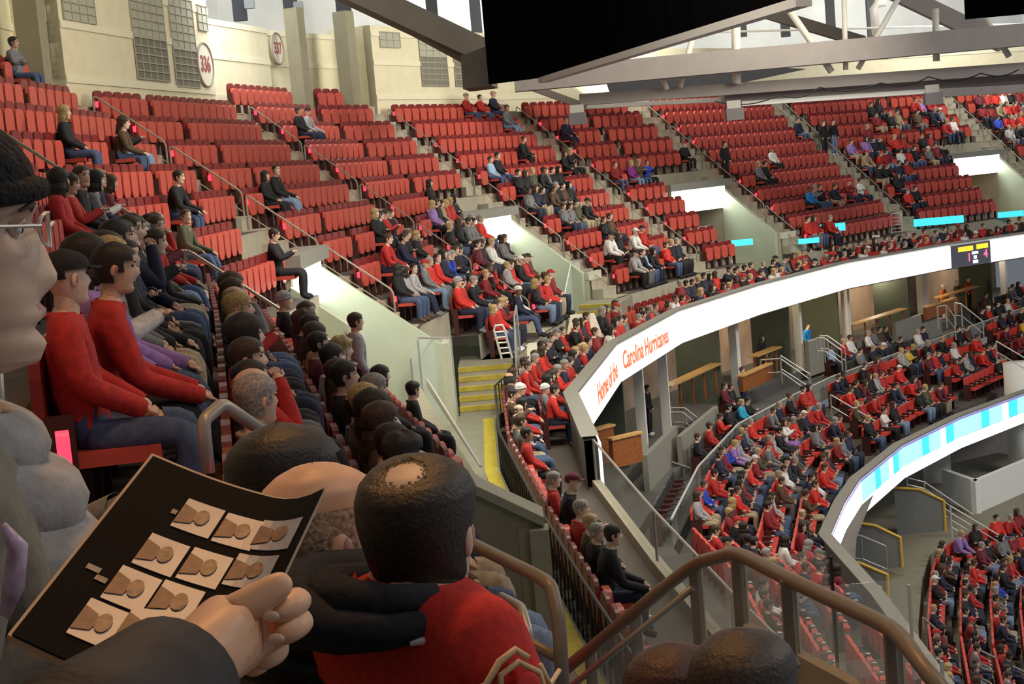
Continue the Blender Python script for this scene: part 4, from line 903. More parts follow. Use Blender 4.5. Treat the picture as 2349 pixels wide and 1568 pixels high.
def head_mb(nu=24, nv=20, ears=True, eyes=True):
    m_ = MB(); V, zs = head_pts(nu, nv); Fc = []
    for j in range(nv - 1):
        for k in range(nu): l = (k + 1) % nu; Fc.append((j * nu + k, (j * nu + l), (j + 1) * nu + l, (j + 1) * nu + k))
    Fc = [tuple(reversed(f)) for f in Fc]; Fc += [tuple(range(nu)), tuple(reversed(range((nv - 1) * nu, nv * nu)))]
    n_f = len(m_.f); m_.add(V, Fc)
    if HERO_FACE[0]:
        for q_, f in enumerate(m_.f[n_f:]):
            c = [sum(m_.v[i][k] for i in f) / len(f) for k in range(3)]
            if len(f) == 4 and abs(c[0]) < .023 - 1.2 * abs(c[2] + .059) and -.0705 < c[2] < -.049 and c[1] > .06: m_.m[n_f + q_] = 2
    m_.tube([(0, -.028, -.23), (0, -.02, -.15), (0, -.012, -.07)], [.064, .054, .055], 12, cap=False)
    if ears:
        for s_ in (-1, 1):
            R = Matrix.Rotation(math.radians(18) * s_, 3, 'Z') @ Matrix.Rotation(math.radians(-14), 3, 'X')
            m_.ell((s_ * .079, -.008, -.004), (.011, .019, .032), 10, 8, M=R); m_.ell((s_ * .085, .0, -.002), (.006, .010, .020), 8, 6, 2, M=R)
    if eyes and HERO_FACE[0]:
        for s_ in (-1, 1):
            m_.ell((s_ * .031, .0735, .0135), (.0125, .0085, .0072), 14, 10, 3); m_.ell((s_ * .031, .0800, .0135), (.0045, .0030, .0046), 10, 6, 1)
            m_.tube([(s_ * .018, .0800, .0165), (s_ * .031, .0835, .0215), (s_ * .045, .0760, .0150)], [.0015, .0024, .0015], 6)
            m_.tube([(s_ * .016, .0905, .030), (s_ * .030, .0925, .036), (s_ * .050, .0800, .030)], [.0018, .0030, .0014], 6, 4)
    elif eyes:
        for s_ in (-1, 1): m_.ell((s_ * .031, .076, .014), (.011, .008, .007), 8, 6, 1); m_.ell((s_ * .032, .088, .033), (.016, .006, .004), 8, 4, 1)
        m_.ell((0, .083, -.059), (.024, .010, .006), 10, 4, 2)
    return m_
def hair_mb(style, nu=26, nv=22):
    g = {'short': .011, 'long': .020, 'fringe': .0075, 'beanie': .016, 'cap': .014, 'bob': .022, 'curly': .022}[style]; V, zs = head_pts(nu, nv, g, False); Fc = []; m_ = MB()
    def keep(a, z):
        af = abs((a + math.pi) % (2 * math.pi) - math.pi)      # 0 front .. pi back
        if style in ('short', 'curly'): return z > (.062 if af < .75 else (.03 if af < 1.25 else (-.02 if af < 1.7 else -.065)))
        if style in ('long', 'bob'): return z > (.066 if af < .6 else (.03 if af < 1.0 else -.2))
        if style == 'fringe': return z < .055 and z > (.9 if af < 1.3 else (.0 if af < 1.75 else -.07)) or (af > 2.3 and -.07 < z < .065)
        if style in ('beanie', 'cap'): return z > (.040 if af < 1.2 else (.028 if af < 2 else .005))
    for j in range(nv - 1):
        z = (zs[j] + zs[j + 1]) / 2
        for k in range(nu):
            l = (k + 1) % nu; a = 2 * math.pi * (k + .5) / nu
            if keep(a, z): Fc.append((j * nu + l, j * nu + k, (j + 1) * nu + k, (j + 1) * nu + l))
    if style != 'fringe': Fc.append(tuple(reversed(range((nv - 1) * nu, nv * nu))))
    if style == 'curly': V = [(x * (1 + .05 * math.sin(57 * z + 31 * x)), y * (1 + .05 * math.sin(61 * x + 39 * z)), z + .007 * math.sin(80 * y)) for x, y, z in V]
    m_.add(V, Fc)
    if style in ('long', 'bob'):
        L = .16 if style == 'long' else .05; n = 14; T = []; Bt = []
        for k in range(n + 1):
            a = math.radians(62) + math.radians(236) * k / n; r = 1.0
            T.append((.098 * math.sin(a), -.012 + .108 * math.cos(a), -.03)); Bt.append((.104 * math.sin(a), -.02 + .112 * math.cos(a), -.11 - L * (0.6 + .4 * abs(math.sin(k * .22)))))
        Md = [(.108 * math.sin(math.radians(62) + math.radians(236) * k / n), -.016 + .114 * math.cos(math.radians(62) + math.radians(236) * k / n), -.085) for k in range(n + 1)]
        Bt = [(x * .80, y * .86 - .01, z + .012 * math.sin(k * 2.1)) for k, (x, y, z) in enumerate(Bt)]
        for k in range(n): m_.add([T[k], T[k + 1], Md[k + 1], Md[k]], [(0, 1, 2, 3)]); m_.add([Md[k], Md[k + 1], Bt[k + 1], Bt[k]], [(0, 1, 2, 3)])
    if style == 'cap':
        n = 8; A = [(.085 * math.sin(math.radians(-62 + 124 * k / n)), .012 + .092 * math.cos(math.radians(-62 + 124 * k / n)), .043) for k in range(n + 1)]; Bq = [(x * .95, y + .065 * math.cos(math.radians(-62 + 124 * k / n)) ** .5, .032) for k, (x, y, z) in enumerate(A)]
        for k in range(n): m_.hexa([A[k], A[k + 1], Bq[k + 1], Bq[k]], [(p[0], p[1], p[2] + .006) for p in (A[k], A[k + 1], Bq[k + 1], Bq[k])])
    if style == 'beanie':
        n = 26; m_.tube([(.092 * math.sin(2 * math.pi * k / n), -.005 + .113 * math.cos(2 * math.pi * k / n), .026 + .018 * math.cos(2 * math.pi * k / n)) for k in range(n)], .012, 8, closed=True)
    return m_
def skin_body(J, E, sub):   # J name -> (pos, rx, ry); E list of pairs, first joint is the root
    import bmesh
    bm = bmesh.new(); ly = bm.verts.layers.skin.verify(); vs = {}
    for j, (n_, (p, a, b)) in enumerate(J.items()):
        v = bm.verts.new(p); v[ly].radius = (a, b); v[ly].use_root = (j == 0); vs[n_] = v
    for a, b in E: bm.edges.new((vs[a], vs[b]))
    me = bpy.data.meshes.new('skel'); bm.to_mesh(me); bm.free(); o = bpy.data.objects.new('skel', me); COL.objects.link(o)
    sk = o.modifiers.new('skin', 'SKIN'); sk.use_smooth_shade = True
    if sub: ss = o.modifiers.new('sub', 'SUBSURF'); ss.levels = sub; ss.render_levels = sub
    dg = bpy.context.evaluated_depsgraph_get(); r = bpy.data.meshes.new_from_object(o.evaluated_get(dg)); bpy.data.objects.remove(o)
    V = [tuple(v.co) for v in r.vertices]; Fq = [tuple(p.vertices) for p in r.polygons]; N = [tuple(v.normal) for v in r.vertices]; bpy.data.meshes.remove(r); return V, Fq, N
ARM = {'lap': ((.235, .07, .77), (.10, .30, .63)), 'cross': ((.235, .10, .80), (-.07, .20, .83)), 'face': ((.22, .26, .78), (.07, .20, 1.08)), 'phone': ((.22, .14, .78), (.08, .34, .88)), 'knee': ((.225, .12, .72), (.14, .42, .60)), 'side': ((.235, -.02, 1.12), (.24, .06, .88)), 'clap': ((.23, .16, .82), (.03, .34, .95))}
def joints(pose):
    J = {}
    def P(n, p, a, b=None): J[n] = (p, a, b or a)
    if pose['kind'] == 'sit':
        ln = pose.get('lean', 0.0)
        P('pelvis', (0, .05, .53), .165, .125); P('belly', (0, .03 + ln * .35, .72), .155, .115); P('chest', (0, .02 + ln * .75, .93), .165, .112); P('neck', (0, .02 + ln, 1.055), .072, .066); P('skull', (0, .035 + ln * 1.1, 1.13), .05)
        for s_, t in ((-1, 'l'), (1, 'r')):
            P('sh' + t, (s_ * .175, .02 + ln * .9, 1.0), .072); e, w = ARM[pose['arm' + t]]
            P('el' + t, (s_ * e[0], e[1] + ln * .9, e[2] - ln * .12), .052, .05); P('wr' + t, (s_ * w[0], w[1] + ln * .75, w[2] - ln * .08), .036, .032); d = (Vector(w) - Vector(e)).normalized(); P('ha' + t, (s_ * (w[0] + d.x * .06), w[1] + d.y * .06 + ln * .75, w[2] + d.z * .06 - ln * .08), .030, .022)
            k = pose.get('knee', .50)
            P('hip' + t, (s_ * .10, .10, .51), .095, .085); P('kn' + t, (s_ * pose.get('spread', .13), k, .52), .068); P('an' + t, (s_ * pose.get('spread', .13), k + pose.get('foot', -.03), .10), .045); P('to' + t, (s_ * (pose.get('spread', .13) + .01), k + pose.get('foot', -.03) + .15, .045), .042, .035)
    else:
        P('pelvis', (0, 0, .95), .155, .115); P('belly', (0, .01, 1.12), .15, .11); P('chest', (0, .0, 1.32), .165, .115); P('neck', (0, .01, 1.455), .072, .066); P('skull', (0, .02, 1.53), .05)
        for s_, t in ((-1, 'l'), (1, 'r')):
            P('sh' + t, (s_ * .18, 0, 1.40), .072); P('el' + t, (s_ * .25, -.03, 1.12), .052); P('wr' + t, (s_ * .22, .10, .92), .036); P('ha' + t, (s_ * .21, .13, .86), .030, .022)
            P('hip' + t, (s_ * .09, 0, .90), .092); P('kn' + t, (s_ * .10, .03, .50), .066); P('an' + t, (s_ * .10, 0, .10), .046); P('to' + t, (s_ * .12, .14, .045), .042, .035)
    E = [('pelvis', 'belly'), ('belly', 'chest'), ('chest', 'neck'), ('neck', 'skull')]
    for t in 'lr': E += [('chest', 'sh' + t), ('sh' + t, 'el' + t), ('el' + t, 'wr' + t), ('wr' + t, 'ha' + t), ('pelvis', 'hip' + t), ('hip' + t, 'kn' + t), ('kn' + t, 'an' + t), ('an' + t, 'to' + t)]
    return J, E
REG = {}
for a in ('pelvis', 'hip', 'kn', 'an'): REG[a] = 'trousers'
def region(e):
    a, b = e
    if b.startswith('to'): return 'shoes'
    if b.startswith('ha') or b == 'skull': return 'skin'
    if b.startswith(('hip', 'kn', 'an')): return 'trousers'
    return 'jacket'
def fingers(m_, w, h, nu=5):   # four fingers and a thumb on a hand whose axis runs w -> h
    w, h = Vector(w), Vector(h); d = (h - w).normalized(); s_ = d.cross(Vector((0, 0, 1)))
    if s_.length < .2: s_ = Vector((1, 0, 0))
    s_.normalize(); u = s_.cross(d); L = (.052, .060, .056, .045)
    for k in range(4):
        b = h + s_ * (.027 - .018 * k) - d * .01; m_.tube([b, b + d * L[k] * .5 - u * .006, b + d * L[k] * .8 - u * .022], [.0095, .009, .0065], nu)
    b = w + d * .02 + s_ * .022; m_.tube([b, b + s_ * .022 + d * .022, b + s_ * .020 + d * .048], [.012, .010, .007], nu)
class Tpl: pass
def template(pose, sub=1, nu=22, nv=18, near=True):
    J, E = joints(pose); V, Fq, N = skin_body(J, E, sub); t = Tpl(); seg = [(Vector(J[a][0]), Vector(J[b][0]), region((a, b))) for a, b in E]
    def reg(c):
        best = None
        for a, b, r in seg:
            ab = b - a; f = max(0, min(1, (c - a).dot(ab) / ab.length_squared)); d = (c - (a + ab * f)).length
            if best is None or d < best[0]: best = (d, r)
        return best[1]
    R = [reg(sum((Vector(V[i]) for i in f), Vector()) / len(f)) for f in Fq]
    sk_dz = pose.get('sink', 0); yaw = pose.get('yaw', 0); pit = pose.get('nod', 0); sk = Vector(J['skull'][0]); t.hp = sk + Vector((0, .015, .090 - sk_dz)); t.hr = Matrix.Rotation(math.radians(yaw), 3, 'Z') @ Matrix.Rotation(math.radians(pit), 3, 'X')
    m_ = MB(); m_.add(V, Fq); hm = head_mb(nu, nv, True, near); n0 = len(m_.v)
    m_.v += [tuple(t.hr @ Vector(p) + t.hp) for p in hm.v]; m_.f += [tuple(i + n0 for i in f) for f in hm.f]; m_.m += hm.m
    if near:
        for q in 'lr': fingers(m_, J['wr' + q][0], J['ha' + q][0])
    t.body = m_; t.parts = {}; t.R = R
    for r, g in (('jacket', .014), ('trousers', .012), ('shoes', .012)):
        idx = {}; vv = []; ff = []
        for f, q in zip(Fq, R):
            if q != r: continue
            for i in f:
                if i not in idx: idx[i] = len(vv); vv.append(tuple(Vector(V[i]) + Vector(N[i]) * g))
            ff.append(tuple(idx[i] for i in f))
        p = MB(); p.add(vv, ff); t.parts[r] = p
        if r == 'jacket' and near:   # collar and cuffs
            nk = Vector(J['neck'][0]); n_ = 18; p.tube([nk + Vector((.070 * math.sin(2 * math.pi * q / n_), -.004 + .068 * math.cos(2 * math.pi * q / n_), -.004 - .016 * math.cos(2 * math.pi * q / n_))) for q in range(n_)], .017, 6, closed=True)
            for q in 'lr':
                w_, e_ = Vector(J['wr' + q][0]), Vector(J['el' + q][0]); d_ = (w_ - e_).normalized(); p.tube([w_ - d_ * .05, w_ - d_ * .02, w_ + d_ * .012], [.047, .045, .042], 10, cap=False)
    return t
POSES = [dict(kind='sit', arml='lap', armr='lap'), dict(kind='sit', arml='knee', armr='knee', lean=.16, nod=-6), dict(kind='sit', arml='cross', armr='cross', yaw=12), dict(kind='sit', arml='lap', armr='face', yaw=-10), dict(kind='sit', arml='lap', armr='lap', yaw=32, spread=.17), dict(kind='sit', arml='phone', armr='phone', nod=-14), dict(kind='sit', arml='clap', armr='clap', yaw=-24, lean=.05), dict(kind='sit', arml='knee', armr='lap', lean=.08, yaw=-38, foot=.10),
         dict(kind='stand', arml='side', armr='side')]
TPL = []
for ps in POSES:
    t = template(ps); t.me = t.body.mesh('person', [M_SKIN, M_EYE, M_LIP], True); t.pm = {r: p.mesh(r, M_CLOTH, True) for r, p in t.parts.items()}; TPL.append(t)
HAIR = {s_: hair_mb(s_).mesh('hair' if s_ not in ('cap', 'beanie') else s_, M_CLOTH if s_ in ('cap', 'beanie') else M_HAIR, True) for s_ in ('short', 'long', 'fringe', 'beanie', 'cap', 'bob', 'curly')}
C = dict(red=(.43, .022, .018), bred=(.60, .03, .02), dred=(.22, .014, .018), black=(.010, .010, .012), navy=(.014, .018, .045), jean=(.055, .085, .17), ljean=(.17, .25, .38), grey=(.17, .17, .18), lgrey=(.36, .35, .36), white=(.72, .71, .68), tan=(.34, .26, .15), khaki=(.38, .31, .20), olive=(.085, .08, .045), purple=(.30, .17, .45), magenta=(.22, .02, .20), blue=(.02, .06, .45), sky=(.02, .22, .62), lblue=(.32, .45, .62), maroon=(.13, .015, .03), yellow=(.68, .44, .05), orange=(.65, .16, .03), lime=(.50, .68, .06), brown=(.09, .05, .028), blond=(.42, .29, .12), dkhair=(.016, .011, .008), brhair=(.05, .028, .014), ghair=(.28, .26, .24), cyan=(.03, .35, .55))
CN_ = dict(red='red', bred='bright red', dred='dark red', black='black', navy='navy', jean='blue', ljean='pale blue', grey='grey', lgrey='light grey', white='white', tan='tan', khaki='khaki', olive='olive', purple='purple', magenta='magenta', blue='royal blue', sky='sky blue', lblue='light blue', maroon='maroon', yellow='yellow', orange='orange', lime='lime green', brown='brown', cyan='turquoise')
HN = dict(short='short', long='long', bob='chin length', curly='curly', fringe='balding')
HCN = dict(blond='blond', dkhair='dark', brhair='brown', ghair='grey')
SKINS = [(.62, .40, .28), (.66, .45, .33), (.58, .36, .25), (.70, .49, .37), (.45, .27, .18), (.20, .11, .07)]
PEOPLE = []
def desc(shirt, pants, hair, hc, place, st):
    h = ('%s %s' % (CN_[hc], hair)) if hair in ('cap', 'beanie') else ('%s %s hair' % (HN[hair], HCN[hc]))
    return 'person in %s top and %s trousers, %s, %s' % (CN_[shirt], CN_[pants], h, place)
def add_person(pos, rz, tp, shirt, pants, hair, hc, label, group, scale=1.0, skin=None, lean=None):
    t = TPL[tp]; o = link('person', t.me, None, pos, rz, skin or random.choices(SKINS, (4, 4, 3, 3, 1, .6))[0]); o.scale = (scale,) * 3
    tag(o, label, 'person', group)
    link('jacket', t.pm['jacket'], o, color=C[shirt]); link('trousers', t.pm['trousers'], o, color=C[pants]); link('shoes', t.pm['shoes'], o, color=random.choice([C['black'], C['grey'], C['white'], C['brown']]))
    if hair:
        h = link(hair if hair in ('cap', 'beanie') else 'hair', HAIR[hair], o, color=C[hc]); M = t.hr.to_4x4(); M.translation = t.hp; h.matrix_local = M
    return o
def slot_for(x, y, lvs=('upper',), hz=1.25, maxd=90):
    best = None
    for s in SLOTS:
        if s.lv not in lvs or s.occ or (s.lv == 'upper' and s.p.y < 6.7): continue
        q = proj((s.p.x, s.p.y, s.p.z + hz))
        if q[2] < 1: continue
        d = (q[0] - x) ** 2 + (q[1] - y) ** 2
        if best is None or d < best[0]: best = (d, s)
    return best[1] if best and best[0] < maxd ** 2 else None
NAMED = [  # picture column and row of the head, top, trousers, hair, hair colour, pose
 (165, 640, 'red', 'black', 'short', 'dkhair', 1), (18, 105, 'grey', 'jean', 'short', 'dkhair', 2), (130, 285, 'black', 'jean', 'long', 'blond', 0), (245, 288, 'brown', 'jean', 'curly', 'brhair', 1), (278, 300, 'black', 'ljean', 'long', 'brhair', 5),
 (150, 428, 'red', 'navy', 'short', 'brhair', 5), (205, 455, 'white', 'grey', 'short', 'brhair', 5), (375, 428, 'black', 'jean', 'short', 'dkhair', 1), (408, 448, 'olive', 'jean', 'short', 'brhair', 7), (595, 398, 'black', 'black', 'long', 'dkhair', 0), (617, 402, 'black', 'ljean', 'short', 'brhair', 7), (680, 258, 'black', 'navy', 'short', 'dkhair', 0), (692, 262, 'lgrey', 'navy', 'cap', 'black', 7),
 (1068, 228, 'red', 'jean', 'cap', 'tan', 0), (1103, 230, 'red', 'jean', 'short', 'brhair', 0), (1122, 232, 'navy', 'jean', 'cap', 'tan', 4), (1150, 240, 'grey', 'ljean', 'short', 'dkhair', 7),
 (1300, 292, 'navy', 'navy', 'short', 'dkhair', 7), (1195, 325, 'black', 'black', 'short', 'brhair', 1), (1290, 348, 'black', 'black', 'long', 'brhair', 0), (1308, 352, 'black', 'black', 'long', 'blond', 2), (1122, 362, 'lblue', 'jean', 'short', 'brhair', 0), (1143, 358, 'black', 'jean', 'short', 'dkhair', 0), (1010, 415, 'black', 'black', 'long', 'dkhair', 0), (1058, 420, 'black', 'navy', 'long', 'dkhair', 2),
 (1400, 378, 'dred', 'jean', 'short', 'brhair', 0), (1446, 380, 'magenta', 'ljean', 'long', 'blond', 0), (1462, 384, 'brown', 'jean', 'long', 'blond', 5), (1490, 376, 'blue', 'black', 'short', 'brhair', 6), (1567, 368, 'black', 'black', 'cap', 'red', 0), (1595, 370, 'black', 'jean', 'short', 'dkhair', 2), (1610, 378, 'grey', 'jean', 'short', 'brhair', 0),
 (1738, 385, 'grey', 'black', 'long', 'blond', 0), (1752, 388, 'black', 'black', 'short', 'dkhair', 4), (1768, 326, 'white', 'black', 'cap', 'red', 0), (1823, 288, 'navy', 'jean', 'short', 'brhair', 0), (1845, 437, 'sky', 'black', 'short', 'brhair', 7), (1862, 436, 'grey', 'jean', 'short', 'ghair', 6), (1875, 434, 'black', 'jean', 'short', 'brhair', 0), (1908, 430, 'navy', 'khaki', 'short', 'brhair', 1), (1946, 428, 'dred', 'navy', 'cap', 'red', 2), (1970, 432, 'white', 'navy', 'short', 'dkhair', 2),
 (640, 588, 'black', 'black', 'short', 'dkhair', 5),
 # near left block
 (430, 642, 'lgrey', 'navy', 'short', 'dkhair', 5), (400, 775, 'black', 'black', 'long', 'dkhair', 5), (455, 885, 'black', 'black', 'long', 'blond', 0), (530, 845, 'red', 'jean', 'short', 'dkhair', 0), (548, 938, 'tan', 'jean', 'short', 'ghair', 4), (355, 690, 'black', 'black', 'long', 'dkhair', 0), (335, 622, 'olive', 'jean', 'cap', 'olive', 1), (218, 588, 'white', 'black', 'short', 'brhair', 5), (150, 560, 'purple', 'jean', 'long', 'dkhair', 0), (178, 632, 'purple', 'jean', 'short', 'blond', 7),
 (255, 545, 'black', 'black', 'short', 'dkhair', 0), (318, 530, 'black', 'black', 'long', 'brhair', 2), (380, 575, 'khaki', 'khaki', 'short', 'dkhair', 1), (600, 745, 'navy', 'jean', 'long', 'dkhair', 0), (642, 765, 'maroon', 'jean', 'long', 'brhair', 0), (622, 705, 'black', 'black', 'beanie', 'lgrey', 0), (662, 800, 'tan', 'navy', 'long', 'brhair', 5), (630, 925, 'brown', 'black', 'long', 'brhair', 0), (680, 880, 'black', 'black', 'short', 'dkhair', 4), (652, 965, 'tan', 'black', 'bob', 'brhair', 7),
 (880, 858, 'black', 'black', 'long', 'dkhair', 0), (886, 925, 'black', 'black', 'bob', 'dkhair', 0), (938, 885, 'black', 'black', 'short', 'dkhair', 4), (930, 958, 'red', 'black', 'bob', 'ghair', 0), (850, 985, 'brown', 'black', 'long', 'brhair', 0), (1002, 1045, 'dred', 'black', 'cap', 'maroon', 0), (826, 1045, 'black', 'black', 'beanie', 'dred', 0), (885, 585, 'red', 'navy', 'short', 'brhair', 1), (860, 520, 'black', 'black', 'long', 'blond', 0), (890, 490, 'black', 'navy', 'short', 'dkhair', 2), (1160, 690, 'black', 'navy', 'long', 'blond', 0), (1012, 680, 'bred', 'navy', 'beanie', 'lgrey', 0), (1105, 700, 'red', 'jean', 'long', 'blond', 0), (1130, 720, 'bred', 'jean', 'short', 'brhair', 0), (1090, 735, 'maroon', 'jean', 'long', 'brhair', 0)]
NAMEDF = [(1213, 985, 'red', 'black', 'short', 'dkhair', 0), (1240, 908, 'bred', 'navy', 'short', 'dkhair', 1), (1268, 1082, 'red', 'black', 'short', 'ghair', 0), (1292, 1098, 'black', 'black', 'cap', 'maroon', 1), (1352, 1118, 'dred', 'black', 'curly', 'blond', 0), (1340, 1140, 'red', 'black', 'short', 'ghair', 6), (1362, 1203, 'black', 'grey', 'short', 'ghair', 7), (1403, 1168, 'black', 'maroon', 'bob', 'blond', 5), (1190, 880, 'black', 'black', 'short', 'dkhair', 2), (1226, 884, 'grey', 'jean', 'beanie', 'white', 0),
 (1464, 705, 'red', 'navy', 'short', 'brhair', 0), (1495, 700, 'grey', 'black', 'short', 'brhair', 6), (1400, 745, 'red', 'black', 'short', 'brhair', 3), (1425, 750, 'bred', 'black', 'short', 'dkhair', 0), (1335, 760, 'black', 'black', 'short', 'dkhair', 2)]
NAMEDC = [(2042, 970, 'white', 'black', 'short', 'brhair', 2), (1673, 1040, 'blue', 'khaki', 'short', 'dkhair', 5), (1655, 1030, 'dred', 'navy', 'short', 'brhair', 0), (1752, 1048, 'olive', 'khaki', 'short', 'blond', 5), (1775, 955, 'white', 'purple', 'long', 'brhair', 6), (1838, 965, 'black', 'navy', 'short', 'dkhair', 0), (1858, 955, 'red', 'jean', 'cap', 'red', 4), (1780, 925, 'navy', 'navy', 'short', 'ghair', 0), (1805, 915, 'black', 'black', 'short', 'brhair', 0), (2080, 808, 'yellow', 'jean', 'cap', 'red', 5), (1945, 1050, 'dred', 'black', 'long', 'blond', 0), (1882, 1110, 'navy', 'navy', 'short', 'dkhair', 0), (1815, 1128, 'brown', 'khaki', 'curly', 'brhair', 5), (2145, 825, 'bred', 'jean', 'short', 'brhair', 0)]
NAMEDS = [(1922, 742, 'red', 'navy', 'short', 'blond', 0), (1932, 738, 'white', 'jean', 'short', 'brhair', 4), (1968, 735, 'white', 'black', 'short', 'ghair', 0), (2030, 712, 'black', 'black', 'short', 'brhair', 0), (1988, 770, 'grey', 'khaki', 'short', 'brhair', 0), (1630, 925, 'bred', 'navy', 'short', 'brhair', 5), (1850, 815, 'lblue', 'navy', 'short', 'dkhair', 0), (2262, 700, 'bred', 'navy', 'beanie', 'white', 0), (2325, 695, 'red', 'jean', 'short', 'dkhair', 5), (1735, 890, 'black', 'black', 'short', 'dkhair', 5), (1765, 895, 'cyan', 'black', 'short', 'blond', 0), (1585, 890, 'maroon', 'black', 'short', 'brhair', 0), (1820, 870, 'bred', 'jean', 'short', 'brhair', 0)]
PAL = [('red', 20), ('bred', 10), ('dred', 8), ('black', 26), ('navy', 12), ('grey', 8), ('white', 6), ('maroon', 4), ('brown', 3), ('tan', 2), ('lgrey', 3), ('olive', 3), ('blue', 1.5), ('purple', .8), ('yellow', .8), ('lblue', 1)]
def rnd(seq): return random.choices([a for a, _ in seq], [b for _, b in seq])[0]
def rand_spec(pal=PAL):
    hair = rnd([('short', 50), ('long', 18), ('bob', 7), ('cap', 9), ('beanie', 5), ('curly', 4), ('fringe', 5)]); hc = rnd([('red', 4), ('black', 3), ('white', 2), ('grey', 1)]) if hair in ('cap', 'beanie') else rnd([('dkhair', 5), ('brhair', 5), ('blond', 2), ('ghair', 1.6)])
    return rnd(pal), rnd([('black', 4), ('navy', 4), ('jean', 5), ('ljean', 1.2), ('khaki', 1), ('grey', 1)]), hair, hc, random.choice([0, 0, 0, 0, 1, 1, 2, 2, 3, 4, 4, 5, 7, 7])
def inpoly(x, y, P):
    c = False; n = len(P)
    for i in range(n):
        (x1, y1), (x2, y2) = P[i], P[(i + 1) % n]
        if (y1 > y) != (y2 > y) and x < (x2 - x1) * (y - y1) / (y2 - y1) + x1: c = not c
    return c
def mark(lst, lvs, maxd=60):
    for x, y, *sp in lst:
        s = slot_for(x, y, lvs, 1.25, maxd)
        if s: s.occ = tuple(sp) + (True,)
mark(NAMED, ('upper',)); mark(NAMEDF, ('front',)); mark(NAMEDC, ('club',)); mark(NAMEDS, ('suite',), 80)
DARKP = [('black', 30), ('navy', 14), ('grey', 8), ('brown', 6), ('red', 14), ('olive', 5), ('maroon', 6), ('white', 3), ('tan', 3), ('lgrey', 3)]
CROWD = [('upper', .97, DARKP, [(0, 490), (340, 480), (470, 650), (640, 700), (770, 800), (1000, 990), (1080, 1120), (500, 1250), (0, 1250)]),
 ('upper', .85, DARKP, [(100, 395), (260, 385), (300, 560), (90, 600)]), ('upper', .75, PAL, [(845, 460), (930, 500), (1230, 690), (1215, 830), (1060, 800), (860, 560)]), ('upper', .8, PAL, [(960, 450), (1100, 440), (1180, 480), (1290, 660), (1220, 700), (1030, 560)]),
 ('upper', .92, [('black', 20), ('brown', 6), ('navy', 8), ('grey', 5), ('red', 3), ('olive', 4), ('tan', 2)], [(1165, 365), (1260, 355), (1330, 440), (1420, 470), (1400, 500), (1290, 470), (1200, 455)]), ('upper', .6, PAL, [(1340, 470), (1470, 520), (1640, 640), (1490, 640), (1400, 570)]),
 ('upper', .55, PAL, [(1170, 470), (1240, 470), (1250, 510), (1190, 510)]), ('upper', .9, PAL, [(2080, 330), (2349, 290), (2349, 440), (2260, 430), (2190, 350)]), ('upper', .93, PAL, [(2225, 215), (2349, 205), (2349, 300), (2280, 290)]), ('upper', .45, PAL, [(1980, 235), (2130, 225), (2230, 300), (2120, 330), (1990, 320)]),
 ('upper', .55, PAL, [(1950, 320), (2080, 310), (2130, 390), (2050, 440), (1960, 400)]), ('upper', .35, PAL, [(1740, 480), (1980, 470), (2080, 540), (1800, 580)]), ('upper', .5, PAL, [(1500, 540), (1660, 520), (1800, 570), (1620, 620)]), ('upper', .3, PAL, [(1640, 370), (1690, 370), (1680, 400), (1640, 400)]), ('upper', .4, PAL, [(2000, 440), (2110, 430), (2180, 460), (2060, 480)]),
 ('front', .88, [('red', 26), ('bred', 10), ('dred', 10), ('black', 22), ('navy', 10), ('grey', 6), ('white', 5), ('brown', 3)], [(1150, 1010), (1160, 780), (2349, 380), (2349, 620), (1300, 1100), (1420, 1230), (1300, 1300)]),
 ('club', .30, PAL, [(1600, 1000), (1950, 880), (1990, 1010), (1700, 1250), (1590, 1200)]), ('club', .46, PAL, [(1560, 900), (2349, 650), (2349, 1100), (1560, 1500)]), ('suite', .38, [('black', 20), ('navy', 8), ('grey', 5), ('white', 5), ('red', 5), ('brown', 5)], [(1380, 700), (2349, 600), (2349, 800), (1560, 1100)]), ('lower', .74, PAL, [(1900, 1150), (2349, 1050), (2349, 1568), (1900, 1568)])]
for lv, dens, pal, poly in CROWD:
    for s in SLOTS:
        if s.lv != lv or s.occ: continue
        q = proj((s.p.x, s.p.y, s.p.z + 1.25))
        if q[2] > 3.3 and inpoly(q[0], q[1], poly) and random.random() < dens: s.occ = rand_spec(pal) + (False,)
for s in SLOTS:   # keep the camera's own neighbourhood for the people built one by one
    if s.lv == 'upper' and s.p.y < 6.7: s.occ = None
def clear_near(x, y, r):
    for s in SLOTS:
        if s.lv == 'upper' and (Vector((s.p.x - x, s.p.y - y))).length < r: s.occ = None
clear_near(-1.98, 19.6, .7)
for s in SLOTS:
    if s.lv == 'front' and s.p.y < 32.5 and s.occ and not s.occ[5] and random.random() < .5: s.occ = None
OCC = [s for s in SLOTS if s.occ and in_view(s, 60)]
OCC.sort(key=lambda s: (not s.occ[5], s.px[2]))
IND = OCC[:270]; CROWDREST = OCC[270:]
LVN = {'front': 'in the low front rows behind the lit board', 'club': 'in the red club seats', 'suite': 'in the black suite seats', 'lower': 'in the lower bowl'}
ORDN = NTH
